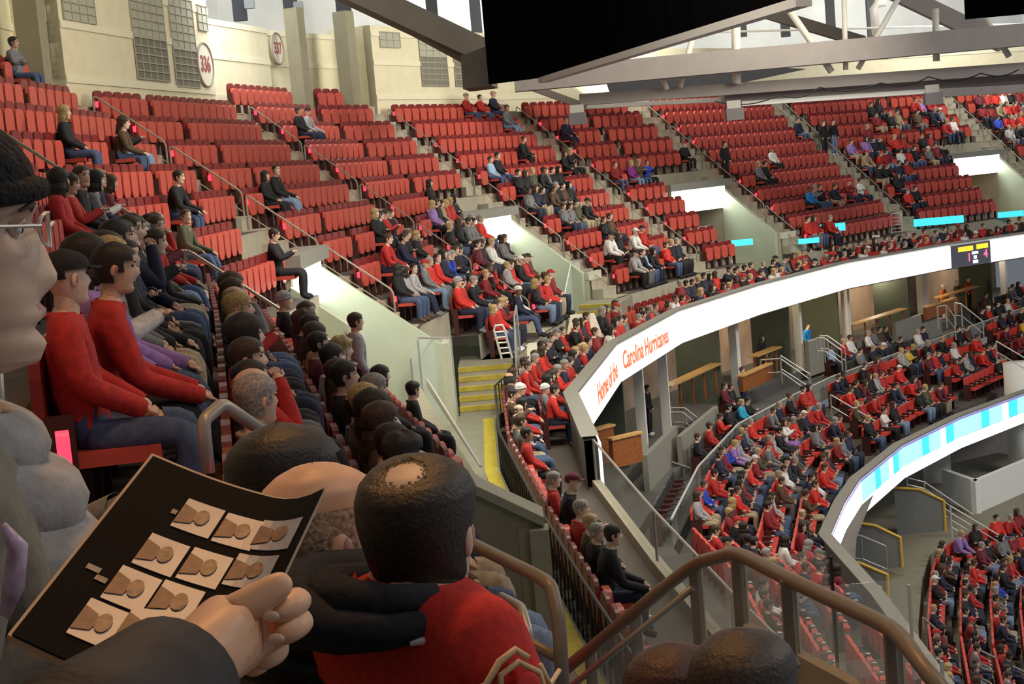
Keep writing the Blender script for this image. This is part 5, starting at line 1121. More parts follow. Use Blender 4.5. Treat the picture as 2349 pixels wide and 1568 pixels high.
for s in IND:
    sh, pa, hair, hc, tp, named = s.occ
    place = ('%s row %s' % (NTH[s.k], SECN[s.sec])) if s.lv == 'upper' else LVN[s.lv]
    lb = '%s top, %s trousers, %s' % (CN_[sh], CN_[pa], ('%s %s' % (CN_[hc], hair)) if hair in ('cap', 'beanie') else ('%s %s hair' % (HN[hair], HCN[hc])))
    lb = 'person seated %s, %s' % (place, lb); w = lb.split()
    if len(w) > 16:
        lb = 'person %s, %s top, %s' % (place, CN_[sh], ('%s %s' % (CN_[hc], hair)) if hair in ('cap', 'beanie') else ('%s hair' % HCN[hc])); w = lb.split()
    if len(w) > 16: lb = ' '.join(w[:16])
    add_person(s.p, s.a + random.uniform(-.12, .12), tp, sh, pa, hair, hc, lb.replace(',', ''), 'spectators ' + (SECN[s.sec] if s.lv == 'upper' else LVN[s.lv]), random.uniform(.94, 1.06))
# the rest of the crowd: one mesh with a colour per region
def crowd_mesh(slots):
    lo = []
    for ps in (POSES[0], POSES[1], POSES[4]):
        t = template(ps, 0, 12, 10, False); h = {s_: hair_mb(s_, 12, 10) for s_ in ('short', 'long', 'cap')}
        lo.append((t, h))
    V = []; Fc = []; Cc = []; n0 = 0
    for s in slots:
        sh, pa, hair, hc, tp, _ = s.occ; t, h = lo[{1: 1, 7: 1, 4: 2, 6: 2}.get(tp, 0)]; hs = h['cap' if hair in ('cap', 'beanie') else ('long' if hair in ('long', 'bob') else 'short')]
        sk = random.choices(SKINS, (4, 4, 3, 3, 1, .6))[0]; sc_ = random.uniform(.94, 1.06); c, s_ = math.cos(s.a), math.sin(s.a); R = np.array(((c, s_, 0), (-s_, c, 0), (0, 0, 1))) * sc_; P0 = np.array(s.p)
        items = [(np.array(t.body.v), t.body.f, sk)] + [(np.array(t.parts[r].v), t.parts[r].f, col) for r, col in (('jacket', C[sh]), ('trousers', C[pa]), ('shoes', C['black']))]
        M = np.array(t.hr); items.append((np.array(hs.v) @ M.T + np.array(t.hp), hs.f, C[hc]))
        for v, f, col in items: V.append(v @ R + P0); Fc += [tuple(i + n0 for i in q) for q in f]; Cc.append(np.tile((*col, 1), (len(v), 1))); n0 += len(v)
    me = bpy.data.meshes.new('crowd'); me.from_pydata(np.concatenate(V).tolist(), [], Fc); at = me.color_attributes.new('Col', 'FLOAT_COLOR', 'POINT'); at.data.foreach_set('color', np.concatenate(Cc).ravel().astype(np.float32))
    m = bpy.data.materials.new('crowd_cloth'); m.use_nodes = True; nt = m.node_tree; a = nt.nodes.new('ShaderNodeAttribute'); a.attribute_name = 'Col'; nt.links.new(a.outputs['Color'], nt.nodes['Principled BSDF'].inputs['Base Color']); nt.nodes['Principled BSDF'].inputs['Roughness'].default_value = .75
    me.materials.append(m); me.polygons.foreach_set('use_smooth', [True] * len(me.polygons)); me.update(); return me
if CROWDREST: tag(link('crowd', crowd_mesh(CROWDREST)), 'the far crowd filling the remaining seats around the arena', 'crowd', kind='stuff')
# people on their feet
def stander(x, y, Y, sh, pa, hair, hc, label, face, floor_z=None, sc_=1.0, tp=8):
    p = atY(x, y, Y)
    if floor_z is not None: p = atZ(x, y, floor_z)
    add_person(p, rz_of(Vector(face)), tp, sh, pa, hair, hc, label, 'spectators on their feet', sc_)
def stand_row(x, y, k, bpa, bpb, sh, pa, hair, hc, label, face=None, sc_=1.0):
    a, b = bpa.at((k - 1) * TR + .15, Zf(k)), bpb.at((k - 1) * TR + .15, Zf(k)); best = None
    for q in range(201):
        p = a.lerp(b, q / 200); X = proj(p + Vector((0, 0, .9)))[0]
        if best is None or abs(X - x) < best[0]: best = (abs(X - x), p)
    d = (b - a).normalized(); t = Vector((d.y, -d.x, 0)); add_person(best[1], rz_of(face or t), 8, sh, pa, hair, hc, label, 'spectators on their feet', sc_)
stand_row(1890, 310, 5, AL[5], AR[5], 'black', 'black', 'short', 'brhair', 'person standing on the aisle in black jacket and black trousers'); stand_row(1912, 310, 5, AL[5], AR[5], 'black', 'ljean', 'short', 'dkhair', 'person standing on the aisle in black jacket and pale jeans')
stand_row(1703, 385, 6, AL[4], AR[4], 'black', 'black', 'short', 'dkhair', 'person in dark suit walking down the aisle above the third portal')
stander(2222, 545, 68, 'white', 'black', 'short', 'dkhair', 'man in white shirt standing with his back turned by the farthest portal', (.3, .95, 0), ZWALK)
stander(1765, 618, 60, 'black', 'black', 'short', 'dkhair', 'person in black coat walking beside the third portal', (-.8, .2, 0), ZWALK)
add_person(Vector((-1.98, 19.6, Zf(9))), rz_of(Vector((.9, .3, 0))), 8, 'lgrey', 'navy', 'short', 'brhair', 'man in light grey jacket standing left of the first lit portal', 'spectators on their feet', .97)
for x, off, sh, pa, hair, hc, lab in ((1485, 2.6, 'black', 'black', 'short', 'dkhair', 'person in black coat standing in the left suite'), (1700, 1.3, 'sky', 'navy', 'short', 'brhair', 'boy in sky blue shirt leaning at the wood parapet'), (1640, 2.6, 'black', 'black', 'short', 'brhair', 'person in black standing before the dark green partition'), (1745, 2.7, 'black', 'black', 'long', 'brhair', 'person in black standing under the warm suite lamp'), (1852, 2.5, 'sky', 'navy', 'short', 'dkhair', 'person in sky blue jacket standing in the middle suite'), (2163, 2.3, 'orange', 'white', 'beanie', 'white', 'person in orange top and white cap in the suite'), (2195, 2.3, 'olive', 'khaki', 'beanie', 'lgrey', 'person in olive coat and pale cap in the suite'), (2220, 2.4, 'bred', 'black', 'short', 'brhair', 'person in bright red standing in the suite'), (1465, 3.0, 'lgrey', 'grey', 'short', 'brhair', 'person in pale grey standing at the left suite column'), (1420, 3.0, 'orange', 'orange', 'short', 'brhair', 'person in orange at the left end suite')):
    p, d = on_path(CR, CN, off, x, -8.2); p.z = -9.2 if off > 1.95 else -9.6; add_person(p, rz_of(Vector((d.y, -d.x, 0))), 8, sh, pa, hair, hc, lab, 'people in the suites', .98)
# ------------------------------------------------------------------ seats placed now that the crowd is known
def seat_label(s):
    if s.lv == 'front': return ('empty red seat in the low front rows behind the lit board', 'empty red seats in the front rows')
    return ('folded red seat in the %s row %s' % (NTH[s.k], SECN[s.sec]), 'folded red seats %s %s' % (NTH[s.k], SECN[s.sec]))
R1, R2_ = place_seats(('upper', 'front'), ME_IRON, ME_BACK, ME_PAN, ME_OPEN, 300, 'stadium_chair', seat_label, 'seat', '', lambda s: s.px[2] if (s.px[2] > 12 and not (s.lv == 'front')) else (s.px[2] + 200))
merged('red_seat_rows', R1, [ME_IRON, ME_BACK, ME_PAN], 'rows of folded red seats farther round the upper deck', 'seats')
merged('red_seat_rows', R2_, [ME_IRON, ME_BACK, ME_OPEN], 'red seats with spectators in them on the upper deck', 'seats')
CLN = ['top', 'second', 'third', 'fourth', 'front']
R1, R2_ = place_seats(('club', 'lower'), CI, CB, CP, CP, 220, 'club_chair', lambda s: (('padded red seat in the %s club row' % CLN[s.k]) if s.lv == 'club' else ('padded red seat in the %s lower bowl row' % NTH[s.k + 1]), 'red padded seats ' + s.lv + str(s.k)), 'seat', '', lambda s: s.px[2])
merged('club_seat_rows', R1 + R2_, [CI, CB, CP], 'padded red seats farther along the club and lower levels', 'seats')
R1, R2_ = place_seats(('suite',), KI, KB, KP, KP, 120, 'suite_chair', lambda s: ('black padded suite seat in the %s row' % ('front' if s.k == 0 else 'rear'), 'black suite seats ' + str(s.k)), 'seat', '', lambda s: s.px[2])
if R1 + R2_: merged('suite_seat_rows', R1 + R2_, [KI, KB, KP], 'black suite seats in use', 'seats')
# small red marker lamps on the row ends
lm = MB(); lm.rbox((0, 0, 0), (.085, .05, .13), .03); LME = lm.mesh('marker_lamp', M_LEDRED)
for i in range(-2, 5):
    for k in range(1, (12 if i > 0 else (10 if i == 0 else (8 if i == -1 else 9)))):
        if (i + k) % 5 == 4 and i > 1: continue
        p = AR[i].at((k - 1) * TR + .05, Zf(k) + .62) + AR[i].n * .04
        tag(link('marker_lamp', LME, None, p, rz_of(AR[i].t)), 'small red lamp ending the %s row %s' % (NTH[k], SECN[i]), 'lamp', 'red row end lamps')
# ------------------------------------------------------------------ people and things close to the camera
def cp(x, y, d): return ray(x, y) * d
def hero(pose, headpx, d, face, tilt, sc_, hairstyle, cols, label, group, name='person', nu=56, nv=50, hair_fn=None, roll=0.0, grow=None):
    t = template(pose, 2, nu, nv, True); f = Vector(face).normalized(); rz = rz_of(f)
    P = cp(*headpx, d); R = Matrix.Rotation(rz, 3, 'Z'); root = P - (R @ t.hp) * sc_
    o = link(name, t.body.mesh('person', [M_SKINH, M_EYE, M_LIPH, M_EYEW, M_BROW], True), None, root, rz, cols['skin']); o.scale = (sc_,) * 3; tag(o, label, 'person', group)
    for r, q in t.parts.items(): build(r, q, M_CLOTHH, o, True, color=cols[r])
    H = empty_part = None
    M = t.hr.to_4x4(); M.translation = t.hp
    if hairstyle:
        mb_ = hair_fn if hair_fn else hair_mb(hairstyle, 56, 48)
        h = build('beanie' if hairstyle == 'beanie' else ('cap' if hairstyle == 'cap' else 'hair'), mb_, M_KNIT if hairstyle == 'beanie' else M_HAIRH, o, True, color=cols['hair']); h.matrix_local = M
    return o, M, t
M_SKINH = mat('skin_close', (.6, .4, .3), .48, objcol=True, var=.10, scale=22, bump=.05)
M_CLOTHH = mat('cloth_close', (.1, .1, .1), .9, objcol=True, var=.16, scale=60, bump=.12)
M_HAIRH = mat('hair_close', (.03, .02, .01), .5, objcol=True, var=.6, scale=150, bump=.2)
M_KNIT = mat('black_knit', (.012, .012, .013), .95, objcol=True, var=.5, scale=90, bump=.8)
ARM['prog'] = ((.25, .00, .79), (.13, .21, .90))
M_LIPH = mat('lip_close', (.50, .27, .21), .5); M_EYEW = mat('eye_white', (.62, .58, .54), .3); M_BROW = mat('eyebrow', (.14, .09, .06), .8); HERO_FACE[0] = True
# man in a beanie, seen from the side
_n0, _HT0 = nose, list(HT)
def nose(z):
    if z < -.047 or z > .03: return 0
    if z < -.030: return .020 * math.sqrt(max(0, 1 - ((z + .030) / .017) ** 2))
    return .020 * (1 - (z + .030) / .060) ** .8
HT[:] = [(z, f + (.010 if -.112 <= z <= -.055 else (.005 if z < -.03 else 0)), b, w) for z, f, b, w in _HT0]
bz, MBn, tb = hero(dict(kind='sit', arml='prog', armr='prog', nod=-3), (-158, 566), 1.56, (.955, .297, 0), 0, 1.08, 'beanie', dict(skin=(.66, .47, .35), jacket=(.22, .20, .16), trousers=C['navy'], shoes=C['black'], hair=(.012, .012, .013)), 'man in black knit beanie and glasses seen from the side', 'people close by', hair_fn=None)
nose = _n0; HT[:] = _HT0
for c_ in bz.children:
    if c_.name.startswith('beanie'): c_.matrix_local = MBn @ Matrix.Translation((0, -.010, .007))
# thick grey collar of his jacket
m_ = MB(); n = 28
for j, (z, rx, ry, r, yo) in enumerate(((1.055, .088, .082, .034, .02), (1.0, .105, .100, .040, .025), (.945, .12, .112, .042, .025))):
    m_.tube([(rx * math.sin(2 * math.pi * k / n), yo + ry * math.cos(2 * math.pi * k / n), z + .03 * math.cos(2 * math.pi * k / n + math.pi)) for k in range(n)], r, 10, closed=True)
build('collar', m_, mat('grey_fleece', (.34, .33, .33), .95, var=.2, scale=30, bump=.3), bz, True)
# glasses
m_ = MB(); n = 20
gl = empty('eyeglasses', (0, 0, 0)); gl.parent = bz; gl.matrix_local = MBn
for s_ in (-1, 1):
    m_ = MB(); m_.tube([(s_ * (.034 + .021 * math.cos(2 * math.pi * k / n)), .106 - .010 * abs(math.cos(2 * math.pi * k / n)) * (1 if s_ * math.cos(2 * math.pi * k / n) > 0 else 0), .012 + .016 * math.sin(2 * math.pi * k / n)) for k in range(n)], .0012, 6, closed=True); build('rim', m_, M_PALEM, gl)
    m_ = MB(); m_.hexa([(s_ * (.034 + .020 * math.cos(2 * math.pi * k / n)), .104, .012 + .015 * math.sin(2 * math.pi * k / n)) for k in range(n)], [(s_ * (.034 + .020 * math.cos(2 * math.pi * k / n)), .106, .012 + .015 * math.sin(2 * math.pi * k / n)) for k in range(n)]); build('lens', m_, M_GLASS, gl)
    m_ = MB(); m_.tube([(s_ * .058, .098, .016), (s_ * .078, .06, .017), (s_ * .083, -.01, .012)], .0018, 6); build('temple', m_, M_PALEM, gl)
m_ = MB(); m_.tube([(-.011, .106, .014), (0, .110, .018), (.011, .106, .014)], .0016, 6); build('bridge', m_, M_PALEM, gl)
# man in the red jersey, seen from behind
def bald_spot_hair():
    nu, nv = 72, 64; V0, zs = head_pts(nu, nv, 0.0001, False); V1, _ = head_pts(nu, nv, .0135, False); m_ = MB(); Fc = []; V = []; C0 = Vector((.004, -.052, .108))
    def low(af): return .06 if af < .9 else (.02 if af < 1.35 else (-.03 if af < 1.7 else -.085))
    for j in range(nv):
        for k in range(nu):
            a = 2 * math.pi * k / nu; af = abs((a + math.pi) % (2 * math.pi) - math.pi); p0, p1 = Vector(V0[j * nu + k]), Vector(V1[j * nu + k]); d = (p0 - C0).length
            g = max(0, min(1, (d - .030) / .035)) * max(.1, min(1, (zs[j] - low(af)) / .03)); V.append(tuple(p0.lerp(p1, g)))
    for j in range(nv - 1):
        z = (zs[j] + zs[j + 1]) / 2
        for k in range(nu):
            l = (k + 1) % nu; a = 2 * math.pi * (k + .5) / nu; af = abs((a + math.pi) % (2 * math.pi) - math.pi)
            if z <= low(af) or (Vector(V0[j * nu + k]) - C0).length < .034 + .006 * math.sin(k * 3.7 + j * 2.3): continue
            Fc.append((j * nu + l, j * nu + k, (j + 1) * nu + k, (j + 1) * nu + l))
    Fc.append(tuple(reversed(range((nv - 1) * nu, nv * nu)))); m_.add(V, Fc); return m_
jm, MJ, tj = hero(dict(kind='sit', arml='lap', armr='lap', spread=.16, sink=.085, yaw=33), (966, 1222), 2.2, (.80, .60, 0), 0, .90, 'short', dict(skin=(.70, .50, .38), jacket=(.55, .028, .02), trousers=C['navy'], shoes=C['black'], hair=(.030, .019, .011)), 'man in red hockey jersey with a bald spot seen from behind', 'people close by', hair_fn=bald_spot_hair())
# dark hood and white collar of the jersey
HD = [(-.165, .06, 1.045), (-.185, -.03, 1.040), (-.150, -.105, 1.035), (-.06, -.138, 1.035), (.04, -.132, 1.030), (.10, -.092, 1.030), (.128, -.01, 1.030)]
m_ = MB(); m_.tube(HD, [.040, .056, .062, .050, .036, .028, .020], 14); m_.tube([(-.100, .03, 1.060), (-.105, -.05, 1.062), (-.05, -.100, 1.066), (.03, -.104, 1.066), (.085, -.070, 1.066), (.105, .0, 1.064)], [.020, .030, .036, .036, .028, .020], 12)
build('hood', m_, mat('black_hood_cloth', (.010, .011, .018), .92, var=.3, scale=40, bump=.2), jm, True)
m_ = MB(); m_.tube([(.128, -.07, 1.012), (.150, -.01, 1.016), (.148, .05, 1.014), (.120, .10, 1.0)], [.004, .011, .013, .006], 8); build('white_trim', m_, mat('white_collar_cloth', (.72, .70, .70), .85), jm, True)
# crest across the shoulder: cream outlines, red and black fields
_JV = np.array(tj.parts['jacket'].v)
def back_pt(u, z, o=.0):      # a point on the right sleeve: u runs forward along the shoulder
    y = u - .06; z += .06; d = np.hypot(_JV[:, 1] - y, _JV[:, 2] - z) + (_JV[:, 0] < .1) * 9; i_ = np.argsort(d)[:12]; return Vector((_JV[i_, 0].max() + o * .3 + .006, y, z))
M_CREAM = mat('cream_stitching', (.72, .52, .30), .8); M_CRK = mat('black_patch', (.02, .015, .012), .85); M_CRR = mat('red_patch', (.62, .04, .03), .85)
for name, pl, r, mt in (('crest_outline', [(-.10, .855), (-.03, .885), (.03, .905), (.055, .935), (.085, .945), (.10, .930)], .0055, M_CREAM), ('crest_outline', [(.045, .865), (.055, .915), (.080, .930), (.115, .905), (.120, .865)], .005, M_CREAM), ('crest_outline', [(.120, .915), (.135, .880), (.175, .885)], .004, M_CREAM)):
    m_ = MB(); m_.tube([back_pt(x, z, .016) for x, z in pl], r, 6); build(name, m_, mt, jm, True)
m_ = MB(); m_.ell(back_pt(.085, .885, .012), (.006, .026, .030), 12, 6); build('crest_field', m_, M_CRR, jm, True)
m_ = MB(); m_.ell(back_pt(.085, .885, .018), (.005, .010, .012), 4, 4); build('crest_mark', m_, M_CRK, jm)
m_ = MB(); m_.tube([back_pt(x, z, .012) for x, z in ((-.06, .90), (-.03, .875), (.0, .85))], .007, 6); build('shoulder_piping', m_, M_CREAM, jm, True)
# bald man beside him
bm_, MBd, tbd = hero(dict(kind='sit', arml='lap', armr='lap'), (752, 1236), 2.42, (.90, .42, 0), 0, 1.04, 'fringe', dict(skin=(.74, .44, .28), jacket=(.012, .012, .014), trousers=C['black'], shoes=C['black'], hair=(.50, .37, .27)), 'bald man in a black jacket beside the red jersey man', 'people close by')
m_ = MB(); n = 28; m_.tube([(.10 * math.sin(2 * math.pi * k / n), -.01 + .095 * math.cos(2 * math.pi * k / n), 1.06 - .02 * math.cos(2 * math.pi * k / n)) for k in range(n)], .032, 10, closed=True); build('collar', m_, mat('black_leather', (.012, .012, .013), .45, var=.3, scale=30), bm_, True)
hero(dict(kind='sit', arml='lap', armr='lap'), (664, 1128), 3.15, (.86, .5, 0), 0, 1.12, 'short', dict(skin=(.66, .44, .31), jacket=(.30, .24, .13), trousers=C['jean'], shoes=C['black'], hair=(.020, .014, .010)), 'person with dark curly hair and tan jacket beyond the open programme', 'people close by')
hero(dict(kind='sit', arml='lap', armr='lap'), (1556, 1618), 3.05, (.75, .66, 0), 0, 1.0, 'short', dict(skin=(.62, .30, .16), jacket=C['brown'], trousers=C['jean'], shoes=C['black'], hair=(.06, .022, .014)), 'person with short auburn hair below the glass guard', 'people close by')
hero(dict(kind='sit', arml='lap', armr='lap'), (1712, 1606), 2.85, (.45, .89, 0), 0, 1.05, 'cap', dict(skin=(.40, .27, .20), jacket=(.05, .04, .035), trousers=C['jean'], shoes=C['black'], hair=(.045, .033, .026)), 'person in a dark brown cap below the glass guard', 'people close by')
# person in a dark coat holding the programme
dk, _, _ = hero(dict(kind='sit', arml='lap', armr='lap'), (-1500, 700), 0.92, (.94, .34, 0), 0, 1.0, 'short', dict(skin=SKINS[0], jacket=(.010, .011, .015), trousers=C['black'], shoes=C['black'], hair=C['dkhair']), 'person in a dark coat whose hand holds the programme', 'people close by', nu=24, nv=20)
def J3(n, x, y, d, r): return n, (tuple(cp(x, y, d)), r, r)
HJ = dict([J3('palm', 505, 1462, 1.10, .034), J3('wrist', 425, 1540, 1.05, .029), J3('fore', 300, 1680, .98, .036), J3('knu', 585, 1440, 1.14, .024),
           J3('t0', 545, 1405, 1.10, .0165), J3('t1', 610, 1362, 1.105, .0125), J3('t2', 672, 1322, 1.11, .0105),
           J3('a0', 640, 1408, 1.16, .012), J3('a1', 690, 1372, 1.14, .0105), J3('a2', 668, 1392, 1.115, .0100), J3('a3', 618, 1416, 1.105, .0085),
           J3('b0', 645, 1452, 1.16, .012), J3('b1', 694, 1420, 1.14, .0105), J3('b2', 676, 1440, 1.115, .0100), J3('b3', 630, 1466, 1.105, .0085),
           J3('c0', 615, 1490, 1.155, .012), J3('c1', 640, 1484, 1.15, .011), J3('c2', 618, 1502, 1.125, .010), J3('c3', 585, 1520, 1.115, .0085),
           J3('d0', 590, 1500, 1.165, .011), J3('d1', 600, 1520, 1.16, .0095), J3('d2', 570, 1532, 1.14, .008)])
HE = [('palm', 'wrist'), ('wrist', 'fore'), ('palm', 'knu'), ('palm', 't0'), ('t0', 't1'), ('t1', 't2')]
for q in 'abc': HE += [('knu', q + '0'), (q + '0', q + '1'), (q + '1', q + '2'), (q + '2', q + '3')]
HE += [('knu', 'd0'), ('d0', 'd1'), ('d1', 'd2')]
V, Fq, N = skin_body(HJ, HE, 2); m_ = MB(); m_.add(V, Fq)
hd = build('hand', m_, M_SKINH, dk, True, color=(.78, .46, .28)); hd.matrix_parent_inverse = dk.matrix_world.inverted() if False else Matrix()
dk_m = Matrix.Translation(dk.location) @ Matrix.Rotation(dk.rotation_euler.z, 4, 'Z'); hd.matrix_parent_inverse = dk_m.inverted()
for x, y, d, ax in ((621, 1413, 1.0962, 0), (633, 1465, 1.0962, 0)):
    m_ = MB(); e = (RGT * .0062, UPV * .0042, FWD * .002); m_.ell((0, 0, 0), (1, 1, 1), 12, 8, M=Matrix(((e[0].x, e[1].x, e[2].x), (e[0].y, e[1].y, e[2].y), (e[0].z, e[1].z, e[2].z))) @ Matrix.Rotation(math.radians(28), 3, 'Z'))
    o = build('fingernail', m_, mat('nail', (.74, .48, .38), .3), hd, True, loc=cp(x, y, d))
sl = MB(); sl.tube([cp(60, 1930, .86), cp(250, 1730, .97), cp(345, 1625, 1.02), cp(405, 1552, 1.055)], [.080, .066, .055, .047], 24, cap=True)
o = build('sleeve', sl, mat('navy_coat_cloth', (.012, .013, .019), .7, var=.35, scale=18, bump=.4), dk, True); o.matrix_parent_inverse = dk_m.inverted()
# ------------------------------------------------------------------ the open programme
TL, TRc, BL = cp(350, 1040, 1.42), cp(742, 1162, 1.36), cp(22, 1452, 1.14)
pu, pv = TRc - TL, BL - TL; pn = pu.cross(pv).normalized()
if pn.dot(FWD) > 0: pn = -pn
prog = empty('programme', TL); tag(prog, 'black printed programme with rows of small portraits held open', 'programme')
def pp(u, v, o=0.0):
    curl = .020 * max(0, u - .72) ** 2 / .0784 * max(0, 1 - v * 1.2) - .006 * math.sin(math.pi * u)
    return pu * u + pv * v + pn * (curl + o)
def sheet(u0, u1, v0, v1, o, th, nu, nv):
    m_ = MB(); G0 = [[pp(u0 + (u1 - u0) * i / nu, v0 + (v1 - v0) * j / nv, o) for i in range(nu + 1)] for j in range(nv + 1)]; G1 = [[p - pn * th for p in r] for r in G0]
    for j in range(nv):
        for i in range(nu): m_.quad(G0[j][i], G0[j][i + 1], G0[j + 1][i + 1], G0[j + 1][i]); m_.quad(G1[j][i], G1[j + 1][i], G1[j + 1][i + 1], G1[j][i + 1])
    for i in range(nu): m_.quad(G0[0][i], G1[0][i], G1[0][i + 1], G0[0][i + 1]); m_.quad(G0[nv][i], G0[nv][i + 1], G1[nv][i + 1], G1[nv][i])
    for j in range(nv): m_.quad(G0[j][0], G0[j + 1][0], G1[j + 1][0], G1[j][0]); m_.quad(G0[j][nu], G1[j][nu], G1[j + 1][nu], G0[j + 1][nu])
    return m_
build('pages', sheet(-.012, 1.0, -.012, 1.0, -.002, .006, 14, 10), mat('page_edge_paper', (.55, .38, .26), .7), prog)
build('cover', sheet(.012, 1.0, .012, 1.0, .0005, .0015, 14, 10), mat('black_gloss_print', (.0035, .003, .004), .7, var=.2, scale=30, spec=.05), prog)
def uv_of(x, y):
    d = ray(x, y); s_ = TL.dot(pn) / d.dot(pn); q = d * s_ - TL
    a, b, c = pu.dot(pu), pu.dot(pv), pv.dot(pv); e, f = q.dot(pu), q.dot(pv); D = a * c - b * b
    return (e * c - f * b) / D, (f * a - e * b) / D
M_PH = mat('photo_ground', (.34, .335, .36), .4, var=.10, scale=40); M_PB = mat('portrait_tone', (.20, .10, .06), .5, var=.7, scale=140); M_PB2 = mat('portrait_shirt', (.11, .03, .03), .5, var=.6, scale=90)
for x, y, k in ((455, 1178, 0), (548, 1210, 1), (632, 1232, 2), (370, 1262, 3), (470, 1292, 4), (575, 1310, 5), (302, 1340, 6), (402, 1370, 7), (228, 1420, 8), (330, 1432, 9)):
    u, v = uv_of(x, y); du, dv = .105, .082; ph = build('printed_photo', sheet(u - du, u + du, v - dv, v + dv, .0016, .0008, 4, 3), M_PH, prog)
    m_ = MB(); n = 14; a = [pp(u + du * .36 * math.cos(2 * math.pi * q / n) + .018, v + dv * .50 * math.sin(2 * math.pi * q / n) - .004, .0022) for q in range(n)]; m_.hexa(a, [p + pn * .0005 for p in a]); build('portrait_head', m_, M_PB, ph)
    m_ = MB(); a = [pp(u + du * s1, v + dv * s2, .0020) for s1, s2 in ((-.98, -.55), (-.25, -.35), (-.05, .0), (-.2, .5), (-.98, .75))]; m_.hexa(a, [p + pn * .0004 for p in a]); build('portrait_shoulders', m_, M_PB2, ph)
for x, y, L in ((215, 1300, .12), (232, 1322, .10), (400, 1165, .05)):
    u, v = uv_of(x, y); build('printed_caption', sheet(u - L * .3, u + L * .3, v - .012, v + .012, .0016, .0006, 2, 1), mat('caption_grey', (.16, .15, .16), .5, var=.6, scale=260), prog)
# ------------------------------------------------------------------ near hand rails and glass guard
def nrail(px, r, mt, root, name='rail'):
    m_ = MB(); P = [cp(*q) for q in px]; m_.tube([p - root.location for p in P], r, 10); return build(name, m_, mt, root, True)
def smooth_px(L, n=3):
    out = [L[0]]
    for a, b, c in zip(L, L[1:], L[2:]):
        for k in range(n + 1):
            t = k / n; p = [b[i] + (a[i] - b[i]) * .18 for i in range(3)]; q = [b[i] + (c[i] - b[i]) * .18 for i in range(3)]; out.append(tuple((1 - t) ** 2 * p[i] + 2 * t * (1 - t) * b[i] + t * t * q[i] for i in range(3)))
    return out + [L[-1]]
gr = empty('glass_guard', cp(1690, 1265, 5.6)); tag(gr, 'bronze railed glass guard around the near portal opening', 'railing')
G = [(1290, 1540, 6.6), (1592, 1291, 6.0), (1690, 1266, 5.6), (1815, 1330, 5.1), (2052, 1442, 4.5), (2175, 1600, 4.1)]
nrail(smooth_px(G), .026, M_BRONZE, gr, 'top_rail'); nrail([(1290, 1590, 6.6), (1592, 1345, 6.0)], .014, M_STEEL, gr, 'mid_rail')
for x, y, d, x2, y2 in ((1592, 1293, 6.0, 1612, 1520), (1690, 1270, 5.6, 1706, 1470), (1806, 1330, 5.12, 1822, 1560), (2045, 1445, 4.52, 2060, 1660), (1455, 1408, 6.3, 1472, 1600), (1352, 1490, 6.5, 1366, 1640)):
    a, b = cp(x, y, d), cp(x2, y2, d); b.x, b.y = a.x, a.y; m_ = MB(); m_.box((0, 0, (b.z - a.z) / 2), (.045, .03, a.z - b.z)); o = build('post', m_, M_BRONZE, gr, loc=a - gr.location)
    m_ = MB(); m_.box((.026, -.01, (b.z - a.z) / 2), (.006, .02, a.z - b.z)); build('post_edge', m_, M_PALEM, o)
for j in range(len(G) - 1):
    a, b = cp(*G[j]), cp(*G[j + 1]); u = Vector((0, 0, -.95)); n = (b - a).cross(u).normalized() * .005; g0 = gr.location; m_ = MB(); m_.hexa([a - g0 + u, b - g0 + u, b - g0 + u + n, a - g0 + u + n], [a - g0, b - g0, b - g0 + n, a - g0 + n]); build('glass_pane', m_, M_GLASS, gr)
a, b = cp(1706, 1436, 5.6), cp(1990, 1590, 4.6); m_ = MB(); m_.hexa([p - gr.location for p in (a, b, b + Vector((0, .14, 0)), a + Vector((0, .14, 0)))], [p - gr.location + Vector((0, 0, -.16)) for p in (a, b, b + Vector((0, .14, 0)), a + Vector((0, .14, 0)))]); build('curb', m_, M_CONC, gr)
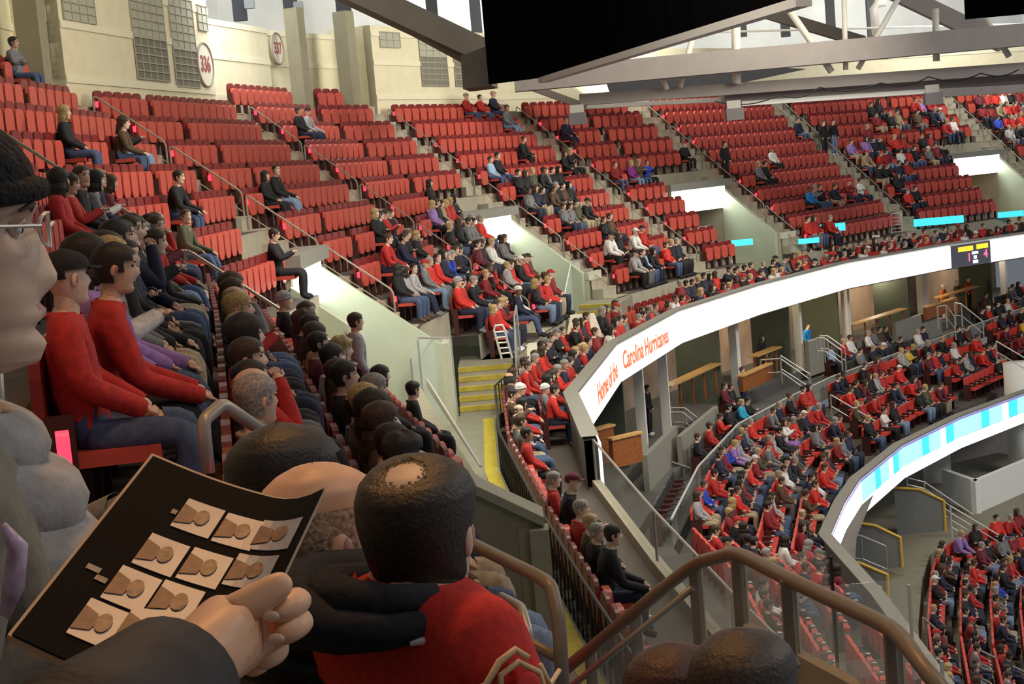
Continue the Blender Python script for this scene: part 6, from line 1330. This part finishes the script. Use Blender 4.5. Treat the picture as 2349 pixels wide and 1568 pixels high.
# tall glass edges farther out
for x, y0, y1, d, mt, lab in ((1905, 1275, 1568, 7.4, M_BLACKM, 'dark jointed glass fin beside the second lit board'), (2085, 1340, 1568, 8.0, M_PALEM, 'pale edged glass fin right of the guard'), (2160, 1515, 1600, 7.0, M_PALEM, 'short pale edged glass fin at the lower right')):
    a, b = cp(x, y0, d), cp(x, y1, d); b.x, b.y = a.x, a.y; rt = empty('glass_fin', a); tag(rt, lab, 'glass panel'); m_ = MB(); m_.box((0, 0, (b.z - a.z) / 2), (.014, .02, a.z - b.z)); build('edge', m_, mt, rt)
    m_ = MB(); m_.box((-.25, .1, (b.z - a.z) / 2), (.5, .01, a.z - b.z)); build('glass_pane', m_, M_GLASS, rt)
hr = empty('bent_hand_rail', cp(1275, 1345, 5.7)); tag(hr, 'bent bronze hand rail at the near portal stairs', 'hand rail')
nrail(smooth_px([(1080, 1245, 6.3), (1262, 1335, 5.8), (1282, 1420, 5.75), (1294, 1640, 5.7)]), .027, M_BRONZE, hr); nrail([(1080, 1400, 6.3), (1286, 1512, 5.75)], .022, M_BRONZE, hr, 'mid_rail')
hr2 = empty('bent_hand_rail', cp(1200, 1390, 6.4)); tag(hr2, 'slim steel hand rail loop inside the near portal', 'hand rail'); nrail(smooth_px([(1150, 1368, 6.9), (1196, 1392, 6.6), (1212, 1450, 6.5), (1222, 1640, 6.5)]), .022, M_STEEL, hr2)
hr3 = empty('bent_hand_rail', cp(470, 1000, 6.3)); tag(hr3, 'grey steel rail loop in front of the tan jacket', 'hand rail'); nrail(smooth_px([(478, 1085, 6.3), (466, 965, 6.3), (510, 925, 6.4), (598, 985, 6.6)], 4), .028, mat('light_steel', (.40, .37, .32), .4, .3), hr3)
hr4 = empty('hand_rail_post', cp(5, 1000, 2.9)); tag(hr4, 'grey hand rail post beside the beanie man', 'hand rail'); nrail([(-12, 760, 2.9), (-4, 930, 2.9), (14, 1180, 2.9)], .012, MATS['light_steel'], hr4)
# small things held or lying near
m_ = MB(); m_.tube([(0, 0, 0), (.01, .01, -.02), (.0, .01, -.05), (-.012, 0, -.075)], [.004, .012, .013, .006], 10); o = build('striped_cup', m_, mat('white_purple_plastic', (.55, .42, .60), .35, var=.4, scale=40), loc=cp(8, 1205, 1.25), smooth=True); o.scale = (.7, .7, 1.0); tag(o, 'white and purple striped plastic cup beside the programme', 'cup')
c = cp(223, 662, 10.2); m_ = MB(); m_.ell((0, 0, 0), (.11, .09, .10), 14, 10, M=Matrix.Rotation(math.radians(35), 3, 'Y')); tag(build('yellow_hat', m_, mat('yellow_cloth', (.66, .42, .04), .8, var=.15), loc=c, smooth=True), 'bright yellow knit hat held on a lap', 'hat')
